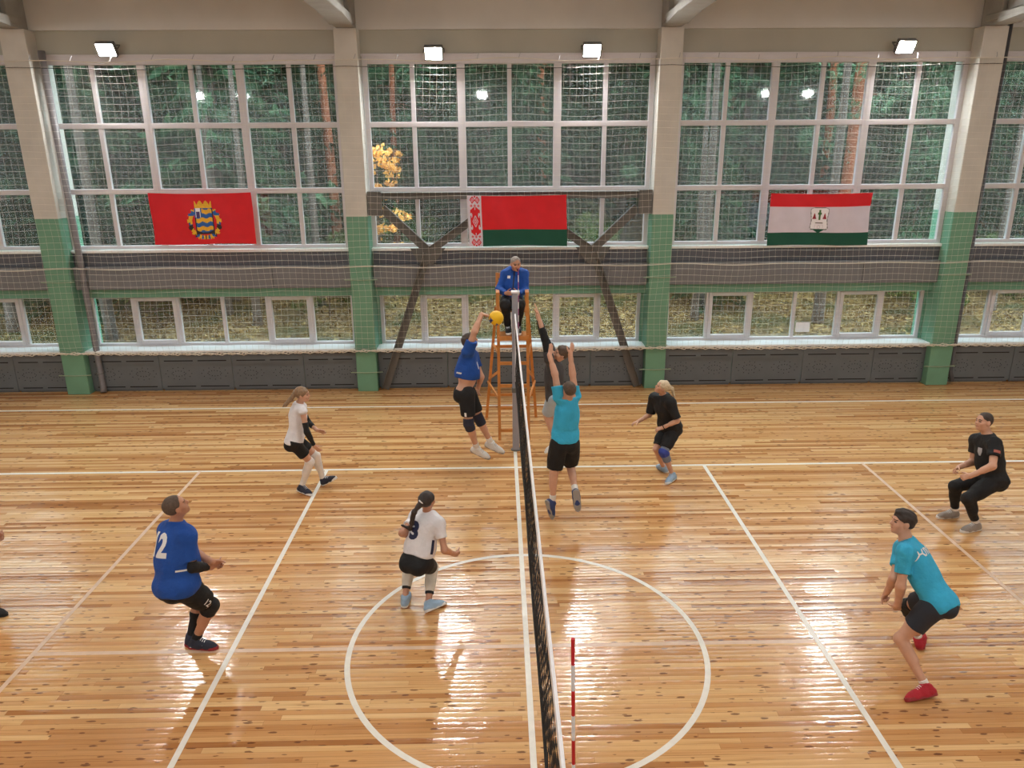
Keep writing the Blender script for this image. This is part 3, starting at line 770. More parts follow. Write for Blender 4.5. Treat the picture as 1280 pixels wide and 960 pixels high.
CORN = np.array([(i, j, k) for i in (0, 1) for j in (0, 1) for k in (0, 1)])
EDG = [(a, b) for a in range(8) for b in range(a+1, 8) if abs(CORN[a] - CORN[b]).sum() == 1]
def sdf_mesh(prims, h, post=None):
    pad = 3*h
    lo = np.min([p.c - p.R for p in prims if not p.sub], 0) - pad
    hi = np.max([p.c + p.R for p in prims if not p.sub], 0) + pad
    B = 8
    nb = np.ceil((hi - lo)/(B*h)).astype(int)
    bi = np.stack(np.meshgrid(*[np.arange(n) for n in nb], indexing='ij'), -1).reshape(-1, 3)
    cen = lo + (bi + .5)*B*h
    half = B*h*.8661
    def comb(d, dp, p):
        if p.sub:
            hh = np.maximum(p.k - np.abs(d + dp), 0)/p.k
            return np.maximum(d, -dp) + hh*hh*p.k/4
        hh = np.maximum(p.k - np.abs(d - dp), 0)/p.k
        return np.minimum(d, dp) - hh*hh*p.k/4
    dc = np.full(len(cen), 9.); dps = []
    for p in prims:
        dp = p.f(cen); dps.append(dp)
        dc = comb(dc, dp, p)
    if post is not None: dc = post(cen, dc)
    keep = np.abs(dc) < half*1.35 + .02
    kb = np.nonzero(keep)[0]
    off = np.stack(np.meshgrid(*[np.arange(B+1)]*3, indexing='ij'), -1).reshape(-1, 3)*h
    P = (lo + bi[kb]*B*h)[:, None, :] + off[None]
    d = np.full(P.shape[:2], 9.)
    for p, dp in zip(prims, dps):
        sel = np.nonzero(dp[kb] < half*1.3 + p.k + 2*h)[0]
        if len(sel) == 0: continue
        d[sel] = comb(d[sel], p.f(P[sel]), p)
    if post is not None: d = post(P, d)
    N = nb*B + 1
    D = np.ones(N, f32)*.5
    ins = np.nonzero((~keep) & (dc < 0))[0]
    for i in ins:
        x, y, z = bi[i]*B; D[x:x+B+1, y:y+B+1, z:z+B+1] = -.5
    d = d.reshape(-1, B+1, B+1, B+1)
    for i, q in zip(kb, d):
        x, y, z = bi[i]*B; D[x:x+B+1, y:y+B+1, z:z+B+1] = q
    Sg = D < 0
    cnt = np.zeros(N - 1, np.int8)
    for c in CORN: cnt += Sg[c[0]:N[0]-1+c[0], c[1]:N[1]-1+c[1], c[2]:N[2]-1+c[2]]
    act = np.argwhere((cnt > 0) & (cnt < 8))
    vid = np.full(N - 1, -1, np.int64); vid[tuple(act.T)] = np.arange(len(act))
    vals = np.stack([D[tuple((act + c).T)] for c in CORN], 1).astype(np.float64)
    sm = np.zeros((len(act), 3)); wt = np.zeros(len(act))
    for a, b in EDG:
        va, vb = vals[:, a], vals[:, b]; m = (va < 0) != (vb < 0)
        t = np.where(m, va/np.where(m, va - vb, 1), 0)
        sm += np.where(m[:, None], CORN[a] + t[:, None]*(CORN[b] - CORN[a]), 0); wt += m
    V = lo + (act + sm/wt[:, None])*h
    F = []
    for ax in range(3):
        s0 = [slice(0, n) for n in N]; s1 = [slice(0, n) for n in N]
        s0[ax] = slice(0, N[ax]-1); s1[ax] = slice(1, N[ax])
        a, b = Sg[tuple(s0)], Sg[tuple(s1)]
        e = np.argwhere(a != b); u, w = (ax+1) % 3, (ax+2) % 3
        e = e[(e[:, u] > 0) & (e[:, w] > 0) & (e[:, u] < N[u]-1) & (e[:, w] < N[w]-1)]
        fl = a[tuple(e.T)]
        def cell(du, dw):
            q = e.copy(); q[:, u] += du; q[:, w] += dw; return vid[tuple(q.T)]
        q = np.stack([cell(-1, -1), cell(0, -1), cell(0, 0), cell(-1, 0)], 1)
        q[~fl] = q[~fl][:, ::-1]
        F.append(q[(q >= 0).all(1)])
    F = np.concatenate(F)
    return V, F
def np_mesh(name, V, F):
    me = bpy.data.meshes.new(name); n = len(F)
    me.vertices.add(len(V)); me.vertices.foreach_set('co', np.ascontiguousarray(V, f32).ravel())
    me.loops.add(4*n); me.loops.foreach_set('vertex_index', np.ascontiguousarray(F, np.int32).ravel())
    me.polygons.add(n); me.polygons.foreach_set('loop_start', np.arange(0, 4*n, 4, dtype=np.int32))
    me.update(calc_edges=True)
    me.polygons.foreach_set('use_smooth', np.ones(n, bool))
    return me

def wrinkle(amp, seed, freq=22.0):
    rs = np.random.RandomState(seed); D = rs.normal(0, 1, (5, 3)); D /= np.linalg.norm(D, axis=1)[:, None]
    fr = freq*rs.uniform(.6, 1.7, 5); ph = rs.uniform(0, 6, 5)
    def f(P, d):
        s = 0
        q = P @ D.T
        for i in range(5): s = s + np.sin(q[..., i]*fr[i] + ph[i] + 1.5*np.sin(q[..., (i+1) % 5]*fr[i]*.5))
        return d + s*(amp/2.2)
    return f

M_skin = plain('skin', S(206,158,132), .5, var=.06, scale=14, bump=.05)
M_skin2 = plain('tanned_skin', S(188,136,108), .5, var=.06, scale=14, bump=.05)
M_eye = plain('dark_eyes', S(50,38,34), .3)
M_lip = plain('lips', S(168,104,94), .45)
HAIR = dict(brown=plain('dark_brown_hair', S(62,48,40), .55, var=.3, scale=40, bump=.4, bscale=160),
            short=plain('short_brown_hair', S(88,72,60), .7, var=.25, scale=50, bump=.4, bscale=200),
            dark=plain('black_brown_hair', S(50,40,36), .5, var=.3, scale=40, bump=.4, bscale=160),
            blond=plain('blond_hair', S(206,188,156), .5, var=.2, scale=40, bump=.4, bscale=160),
            sand=plain('sandy_hair', S(140,112,84), .55, var=.25, scale=40, bump=.4, bscale=160),
            grey=plain('grey_hair', S(146,138,132), .7, var=.25, scale=50, bump=.4, bscale=200))
def cloth(name, col, rough=.75): return plain(name, col, rough, var=.07, scale=10, bump=.55, bscale=16)
M_blue = cloth('royal_blue_jersey', S(10,72,156)); M_turq = cloth('turquoise_jersey', S(50,172,214)); M_wht = cloth('white_jersey', S(226,224,228))
M_blk = cloth('black_cloth', S(15,15,17)); M_gry = cloth('charcoal_cloth', S(66,64,66)); M_navyp = cloth('navy_pad', S(34,38,58)); M_sock = cloth('white_sock', S(226,220,214))
M_blkpad = cloth('black_pad', S(20,20,22)); M_gpad = cloth('grey_blue_pad', S(112,122,140)); M_bluepad = cloth('blue_pad_band', S(48,66,150))
M_cream = cloth('cream_knee_sock', S(214,206,192)); M_paleblue = cloth('pale_blue_cloth', S(176,192,206))
M_sole = plain('white_sole', S(222,220,216), .6); M_print = plain('white_print', S(228,228,228), .6, var=.02); M_navy = plain('navy_print', S(30,36,70), .6, var=.03)
SHOE = dict(navy=cloth('navy_shoe', S(38,42,58)), white=cloth('white_shoe', S(216,214,212)), blue=cloth('blue_shoe', S(44,62,110)), pale=cloth('pale_blue_shoe', S(150,176,200)),
            red=cloth('red_shoe', S(176,28,44)), grey=cloth('grey_shoe', S(150,140,132)), black=cloth('black_shoe', S(30,30,32)))
M_redsole = plain('red_sole', S(150,40,44), .6); M_greysole = plain('grey_sole', S(150,146,142), .7)

def frame_of(J):
    pel, neck = A(J['pel']), A(J['neck'])
    up = unit(neck - pel)
    def fr(t):
        lat = lerp(unit(A(J['hipR']) - A(J['hipL'])), unit(A(J['shR']) - A(J['shL'])), min(max(t, 0), 1))
        lat = lat - up*(lat @ up); lat = unit(lat)
        return lat, unit(np.cross(up, lat)), up
    return pel, neck, fr
def torso_prims(J, s, b=1.0, belly=1.0, o=0.0, fem=False, t_lo=-9, k=.05, clips=()):
    pel, neck, fr = frame_of(J); L = np.linalg.norm(neck - pel); P = []
    def e(t, fw, up_, r, kk=k):
        lat, f, u = fr(t); c = pel + u*(L*t + up_*s) + f*fw*s
        P.append(ell(c, (lat, f, u), A(r)*s + o, kk, clips))
    w = .90 if fem else 1.0
    e(.02, -.012, 0, (.160*b, .112*b, .120))
    lat, f, u = fr(0)
    for sg in (-1, 1):
        P.append(ell(pel + lat*sg*.072*s - f*.055*s - u*.055*s, (lat, f, u), A((.086*b, .090*b, .10))*s + o, k, clips))
    e(.34, .012*belly, 0, (.142*b*w, .104*b*belly, .15))
    e(.63, .0, 0, (.158*b*w, .112*b, .17))
    e(.80, -.012, 0, (.150*b*w, .094*b, .11))
    if fem:
        for sg in (-1, 1):
            lat, f, u = fr(.66); P.append(ell(pel + u*L*.66 + f*.075*s + lat*sg*.062*s, (lat, f, u), A((.062, .055, .062))*s + o, .04, clips))
    for sd in 'LR':
        sh = A(J['sh'+sd])
        P.append(cone(lerp(sh, pel + u*L*.84, .55), sh, .060*s*b + o, .054*s*b + o, k, clips))
        P.append(cone(pel + fr(1)[2]*L*1.02, lerp(neck, sh, .8), .050*s + o, .050*s*b + o, k, clips))
    return P
def arm_prims(J, sd, s, b=1.0, o=0.0, t0=0.0, t1=2.0, k=.025):
    """t in 0..1 upper arm, 1..2 forearm; clipped to t0..t1"""
    sh, el, wr = A(J['sh'+sd]), A(J['el'+sd]), A(J['wr'+sd]); P = []
    def clp(a, bb, lo_, hi_):
        d = unit(bb - a); c = []
        if lo_ > 0: c.append((lerp(a, bb, lo_), -d))
        if hi_ < 1: c.append((lerp(a, bb, hi_), d))
        return c
    if t0 < 1: P.append(cone(sh, el, .052*s*b + o, .040*s*b + o, k, clp(sh, el, t0, t1)))
    if t1 > 1:
        c = clp(el, wr, t0 - 1, t1 - 1)
        P.append(cone(el, wr, .040*s*b + o, .027*s*b + o, k, c))
        P.append(cone(lerp(el, wr, .08), lerp(el, wr, .42), .042*s*b + o, .037*s*b + o, k, c))
    return P
def leg_prims(J, sd, s, b=1.0, o=0.0, o1=None, t0=0.0, t1=2.0, k=.03):
    hp, kn, an = A(J['hip'+sd]), A(J['kn'+sd]), A(J['an'+sd]); P = []
    o1 = o if o1 is None else o1
    def clp(a, bb, lo_, hi_):
        d = unit(bb - a); c = []
        if lo_ > 0: c.append((lerp(a, bb, lo_), -d))
        if hi_ < 1: c.append((lerp(a, bb, hi_), d))
        return c
    if t0 < 1:
        c = clp(hp, kn, t0, t1)
        P.append(cone(hp, kn, .088*s*b + o, .056*s*b + o1, k, c))
        P.append(cone(lerp(hp, kn, .1), lerp(hp, kn, .6), .090*s*b + o, .074*s*b + lerp(o, o1, .6), k, c))
    if t1 > 1:
        c = clp(kn, an, t0 - 1, t1 - 1)
        bend = unit(kn - hp) + unit(kn - an); n = np.linalg.norm(bend)
        toe = A(J['to'+sd]) - an
        back = -unit(bend) if n > .15 else -unit(toe - unit(an - kn)*(toe @ unit(an - kn)))
        back = unit(back - unit(an - kn)*(back @ unit(an - kn)))
        P.append(cone(kn, an, .055*s*b + o, .034*s*b + o, k, c))
        P.append(cone(lerp(kn, an, .14) + back*.012*s, lerp(kn, an, .46) + back*.016*s, .050*s*b + o, .044*s*b + o, k, c))
    return P
def foot_frame(J, sd):
    an, to, kn = A(J['an'+sd]), A(J['to'+sd]), A(J['kn'+sd])
    d = to - an; L = np.linalg.norm(d); d = d/L
    up = kn - an; n0 = unit(up - d*(up @ d)); st = min(.06/L, .8); ct = math.sqrt(1 - st*st)
    f = d*ct + n0*st; n = n0*ct - d*st
    return an, f, n, np.cross(f, n), L*ct
def hand_prims(J, sd, s, normal, curl=35, spread=1.0, thumb=45):
    wr, ha = A(J['wr'+sd]), A(J['ha'+sd])
    d = unit(ha - wr); n = A(normal); n = unit(n - d*(n @ d))
    t = np.cross(d, n)*(1 if sd == 'R' else -1)         # towards the thumb
    P = []; q = s*.98
    for i, (lo_, ln) in enumerate(((.030, .072), (.010, .082), (-.011, .076), (-.030, .060))):
        b0 = wr + d*.012*q + t*lo_*.55*q; k0 = wr + d*(.092 - .004*abs(i - 1))*q + t*lo_*q
        P.append(cone(b0, k0, .0135*q, .0105*q, .016))
        p = k0; a = 0; dirn = unit(d + t*lo_*1.6*spread)
        for seg_, fr_ in enumerate((.46, .30, .24)):
            a += math.radians(curl*(.8, 1.0, .7)[seg_])
            v = dirn*math.cos(a) + n*math.sin(a)
            e = p + v*ln*fr_*q
            P.append(cone(p, e, (.0094, .0086, .0078)[seg_]*q, (.0086, .0078, .0068)[seg_]*q, .005)); p = e
    th = math.radians(thumb); b0 = wr + d*.022*q + t*.022*q
    v = unit(d*math.cos(th) + t*math.sin(th) + n*.35); m = b0 + v*.045*q
    v2 = unit(v + d*.5 + n*math.radians(curl)*.6); e1 = m + v2*.033*q; v3 = unit(v2 + d*.3 + n*math.radians(curl)*.5)
    P += [cone(b0, m, .0145*q, .0115*q, .012), cone(m, e1, .0108*q, .0095*q, .006), cone(e1, e1 + v3*.026*q, .0095*q, .0078*q, .005)]
    P.append(cone(A(J['el'+sd])*.25 + wr*.75, wr, .030*q, .026*q, .02))
    return P
def head_frame(J, face):
    c = A(J['head']); f = unit(face); up = c - A(J['neck']); up = unit(unit(up) + A((0, 0, .8)))
    u = unit(up - f*(up @ f)); r = np.cross(f, u)
    return c, r, f, u
def head_prims(J, face, s, fem=False):
    c, r, f, u = head_frame(J, face); ax = (r, f, u); q = s*(.97 if fem else 1.0)*.98
    def p(a, b, d): return c + (r*a + f*b + u*d)*q
    P = [ell(p(0, -.008, .036), ax, A((.077, .098, .086))*q, .03), ell(p(0, .026, -.042), ax, A((.060, .064, .076))*q, .03),
         ell(p(0, .066, -.094), ax, A((.026, .022, .020))*q, .03),
         cone(p(0, .088, .020), p(0, .106, -.022), .009*q, .0135*q, .014), cone(p(0, .100, -.024), p(0, .092, -.028), .015*q, .015*q, .012),
         cone(p(-.036, .080, .028), p(.036, .080, .028), .012*q, .012*q, .018),
         cone(p(-.018, .082, -.056), p(.018, .082, -.056), .0095*q, .0095*q, .012), cone(p(-.014, .080, -.066), p(.014, .080, -.066), .009*q, .009*q, .012),
         cone(p(-.052, .052, -.018), p(-.046, .06, -.026), .02*q, .02*q, .03), cone(p(.052, .052, -.018), p(.046, .06, -.026), .02*q, .02*q, .03)]
    for sg in (-1, 1):
        P.append(ell(p(sg*.080, -.006, -.004), (unit(r + f*.35*sg), f, u), A((.010, .022, .033))*q, .010))
        P.append(ell(p(sg*.031, .104, .004), ax, A((.017, .018, .011))*q, .012, sub=True))
    P.append(cone(A(J['neck']) - unit(A(J['head']) - A(J['neck']))*.05, p(0, -.018, -.05), (.050 if fem else .062)*s, (.046 if fem else .056)*s, .04))
    return P, p

def project_text(body, center, right, up, normal, size, verts_mesh, name, mat, parent, bold=.0, off=.004, font_scale_x=1.0):
    """lettering laid onto a garment"""
    cu = bpy.data.curves.new('lettering', 'FONT'); cu.body = body; cu.size = size; cu.align_x = 'CENTER'; cu.align_y = 'CENTER'; cu.offset = bold
    cu.resolution_u = 3
    ob = bpy.data.objects.new('lettering', cu); C.objects.link(ob)
    dg = bpy.context.evaluated_depsgraph_get(); me = bpy.data.meshes.new_from_object(ob.evaluated_get(dg))
    bpy.data.objects.remove(ob); bpy.data.curves.remove(cu)
    bm = bmesh.new(); bm.from_mesh(me); bpy.data.meshes.remove(me)
    for ax in (0, 1):
        lo_, hi_ = min(v.co[ax] for v in bm.verts), max(v.co[ax] for v in bm.verts); n = max(2, int((hi_ - lo_)/.012))
        for k in range(1, n):
            co = [0, 0, 0]; co[ax] = lo_ + (hi_ - lo_)*k/n; no = [0, 0, 0]; no[ax] = 1
            bmesh.ops.bisect_plane(bm, geom=bm.verts[:] + bm.edges[:] + bm.faces[:], plane_co=co, plane_no=no)
    return drape(bm, center, right, up, normal, verts_mesh, name, mat, parent, off, font_scale_x)
def drape(bm, center, right, up, normal, VF, name, mat, parent, off=.004, sx=1.0):
    tree_ = BVHTree.FromPolygons([tuple(v) for v in VF[0]], [tuple(int(i) for i in f) for f in VF[1]])
    r, u, n = unit(right), unit(up), unit(normal); dead = []
    for v in bm.verts:
        o = A(center) + r*v.co.x*sx + u*v.co.y + n*.4
        hit = tree_.ray_cast(Vector(o), Vector(-n), .6)
        if hit[0] is None: dead.append(v)
        else: v.co = hit[0] + hit[1].normalized()*off if hit[1].dot(Vector(n)) > .12 else hit[0] + Vector(n)*off
    bmesh.ops.delete(bm, geom=dead, context='VERTS')
    me = bpy.data.meshes.new(name); bm.to_mesh(me); bm.free()
    return link_mesh(name, me, mat, parent)
def patch(w, h):
    bm = bmesh.new(); nx, ny = max(2, int(w/.012)), max(2, int(h/.012))
    vs = [[bm.verts.new((-w/2 + w*i/nx, -h/2 + h*j/ny, 0)) for i in range(nx+1)] for j in range(ny+1)]
    for j in range(ny):
        for i in range(nx): bm.faces.new((vs[j][i], vs[j][i+1], vs[j+1][i+1], vs[j+1][i]))
    return bm

VB, VC = .0068, .0085
def solid(name, prims, mat, parent, h=VC, post=None):
    V, F = sdf_mesh(prims, h, post); return link_mesh(name, np_mesh(name, V, F), mat, parent), (V, F)

def make_person(key, label, H, face, hands, shirt=None, bottoms=None, legs=None, shoes='navy', sole=None, hair=None, b=1.0, belly=1.0, fem=False, skin=None, sleeves=None, pads=None, socks=None, extra=None, seed=1):
    J = POSES[key]; s = H/1.80; pel, neck, fr = frame_of(J); L = np.linalg.norm(neck - pel); up = unit(neck - pel)
    P = torso_prims(J, s, b*.97, belly, fem=fem)
    bl = (.86 if fem else 1.0)
    for sd in 'LR':
        P += arm_prims(J, sd, s, b**.5*bl); P += leg_prims(J, sd, s, b**.5*(.96 if fem else 1.0))
        an, f, n, r, fl = foot_frame(J, sd)
        P.append(cone(an, an + f*fl*.9 - n*.055, .034*s, .026*s, .03)); P.append(cone(an - n*.02, an - f*.03 - n*.05, .034*s, .03*s, .02))
    hp, loc = head_prims(J, face, s, fem); P += hp
    for sd in 'LR': P += hand_prims(J, sd, s*(.92 if fem else 1.0), *hands[sd])
    V, F = sdf_mesh(P, VB)
    me = np_mesh('person', V, F)
    body = link_mesh('person', me, [skin or M_skin, M_eye, M_lip, HAIR[hair[0]]])
    c, r_, f_, u_ = head_frame(J, face); q = s*(.97 if fem else 1.0)*.98
    fc = V[F].mean(1) - c; la, fa, ua = fc @ r_/q, fc @ f_/q, fc @ u_/q
    mi = np.zeros(len(F), np.int32)
    al = np.abs(la)
    mi[(fa > .062) & (np.abs(al - .031) < .0125) & (np.abs(ua - .004) < .0075)] = 1
    mi[(fa > .060) & (np.abs(al - .032) < .019) & (np.abs(ua - .030 + .12*np.abs(al - .025)) < .0052)] = 3
    mi[(fa > .070) & (al < .022) & (np.abs(ua + .061) < .0065)] = 2
    me.polygons.foreach_set('material_index', mi)
    tag(body, label, 'person')
    out = {}
    # hair
    hair_mat, style = HAIR[hair[0]], hair[1]
    sl = .75; base = {'short': -.012, 'crop': -.006, 'long': -.035}[style if style in ('short', 'crop') else 'long']
    nrm = unit(-(u_ - f_*sl))
    thick = {'short': .0078, 'crop': .0025}.get(style, .009)
    clips = [(c + u_*base*q, nrm)]
    HP = [ell(loc(0, -.017, .046 if style != 'pony' else .042), (r_, f_, u_), A((.080, .0965, .082))*q + thick*q, .02, clips),
          ell(loc(0, -.042, .012), (r_, f_, u_), A((.072, .066, .066))*q + thick*q*.6, .03, clips)]
    if style == 'short': HP.append(ell(loc(0, .03, .10), (r_, f_, u_), A((.058, .056, .024))*q, .03))
    post = wrinkle(.0035 if style != 'crop' else .0012, seed + 5, 70)
    if style == 'pony' :
        pts = hair[2]
        root = A(loc(0, -.10, .045)); prev = root; k = len(pts)
        for i, pt in enumerate(pts):
            nx_ = A(pt)
            HP.append(cone(prev, nx_, (.034 - .006*i)*q*1.1, (.032 - .010*(i+1) if i == k-1 else .030 - .004*i)*q, .02)); prev = nx_
    solid('hair', HP, hair_mat, body, .006, post)
    if style == 'pony':
        m_ = MB(); ax_ = unit(A(hair[2][0]) - A(loc(0, -.10, .045))); o1 = Vector(np.cross(ax_, u_)).normalized(); o2 = Vector(ax_).cross(o1)
        cc = Vector(loc(0, -.108, .042)); m_.tube([cc + (o1*math.cos(a) + o2*math.sin(a))*.03*q for a in np.linspace(0, 2*PI, 14)[:-1]], .009, 6, closed=True)
        m_.build('hair_tie', M_print if len(hair) < 4 else hair[3], body, True)
    # shirt
    if shirt:
        mat, sl_t, hem, loose = shirt[:4]
        lat0, f0, u0 = fr(0)
        hemc = [(pel + up*hem*L, -up)]
        neckc = (A(J['neck']) + up*.035*s, up)
        TP = torso_prims(J, s, b, belly, o=.010 + loose*.5, fem=fem, clips=hemc + [neckc], k=.06)
        lat, f, u = fr(.1)
        TP.append(ell(pel + up*L*(hem + .12), (lat, f, u), A((.165*b + loose, .118*b*belly + loose, .16))*s, .06, hemc))
        if not fem:
            lat, f, u = fr(.45); TP.append(ell(pel + up*L*.42, (lat, f, u), A((.150*b + loose, .110*b*belly + loose, .24))*s, .06, hemc))
        for sd in 'LR':
            if sl_t > 0: TP += arm_prims(J, sd, s, b**.5*bl, o=.012 + loose*(.7 if sl_t < 1 else .3), t1=sl_t, k=.03)
        o_, out['shirt'] = solid('shirt' if len(shirt) < 5 else shirt[4], TP, mat, body, VC, wrinkle(.005, seed))
        out['shirt_obj'] = o_
        if sl_t >= 0:
            m_ = MB(); nd_ = unit(A(J['head']) - A(J['neck'])); cc = A(J['neck']) + nd_*.028*s; o1 = unit(np.cross(nd_, f_)); o2 = np.cross(nd_, o1)
            m_.tube([Vector(cc + (o1*math.cos(a) + o2*math.sin(a))*.063*s*(.85 if fem else 1.0)) for a in np.linspace(0, 2*PI, 20)[:-1]], .009, 6, closed=True)
            m_.build('collar', mat, o_, True)
    if bottoms:
        mat, t1, loose, nm = bottoms
        top = .14 if key != 'spiker' else .03
        TP = torso_prims(J, s, b, 1.0, o=.008, fem=fem, clips=[(pel + up*(top*L), up)], k=.05)[:4]
        for sd in 'LR':
            TP += leg_prims(J, sd, s, b**.5*(.96 if fem else 1.0), o=.010 + loose*.4, o1=.010 + loose, t1=t1, k=.03)
        _, out['bottoms'] = solid(nm, TP, mat, body, VC, wrinkle(.005 if loose > .01 else .0025, seed + 2))
    for sd in 'LR':
        for (mat, t0, t1, o, nm) in (pads or {}).get(sd, []):
            solid(nm, leg_prims(J, sd, s, b**.5*(.96 if fem else 1.0), o=o, t0=t0, t1=t1), mat, body, VC)
        for (mat, t0, t1, o, nm) in (socks or {}).get(sd, []):
            solid(nm, leg_prims(J, sd, s, b**.5*(.96 if fem else 1.0), o=o, t0=t0, t1=t1), mat, body, VC)
        for (mat, t0, t1, o, nm) in (sleeves or {}).get(sd, []):
            solid(nm, arm_prims(J, sd, s, b**.5*bl, o=o, t0=t0, t1=t1), mat, body, VC)
        an, f, n, r, fl = foot_frame(J, sd)
        z = (.92 if fem else 1.0)
        pt = lambda a, bb, cc=0: an + f*a + n*bb + r*cc
        cl = [(pt(0, -.080), -n)]
        UP = [cone(pt(-.040, -.052), pt(.04, -.052), .044*z, .047*z, .03, cl), cone(pt(.04, -.052), pt(fl - .045, -.060, ), .048*z, .044*z, .03, cl),
              cone(pt(fl - .06, -.062), pt(fl - .004, -.068), .043*z, .033*z, .03, cl), cone(pt(-.012, -.045), pt(-.006, .020), .048*z, .047*z, .02, cl + [(pt(0, .022) , unit(n - f*.35))]),
              cone(pt(.0, .0), pt(fl*.55, -.048), .043*z, .040*z, .03, cl)]
        so, vf = solid('shoe', UP, SHOE[shoes], body, .0068)
        def solef(Pp, f=f, n=n, r=r, an=an, fl=fl, z=z):
            q_ = Pp - an; a, bb, cc = q_ @ f, q_ @ n, q_ @ r
            def c2(a0, a1, r0, r1):
                t = np.clip((a - a0)/(a1 - a0), 0, 1); return np.sqrt((a - a0 - t*(a1 - a0))**2 + cc**2) - (r0 + (r1 - r0)*t)
            d2 = np.minimum(np.minimum(c2(-.038, .04, .044*z, .046*z), c2(.04, fl - .04, .046*z, .049*z)), c2(fl - .04, fl + .0, .049*z, .037*z))
            return np.maximum(d2, np.abs(bb + .0725) - .0175)
        solid('sole', [Prim(solef, pt(fl/2 - .02, -.08), .19, .001)], sole or M_sole, so, .006)
        m_ = MB()
        for i in range(4):
            a0 = .045 + i*.02
            m_.tube([Vector(pt(a0, -.44*a0 + .0475*z*math.sin(t_), .046*z*math.cos(t_))) for t_ in np.linspace(.9, PI - .9, 7)], .0042, 4)
        m_.build('laces', M_print if shoes not in ('white', 'pale') else M_greysole, so)
    if extra: extra(body, J, s, out, fr, pel, up, L)
    return body

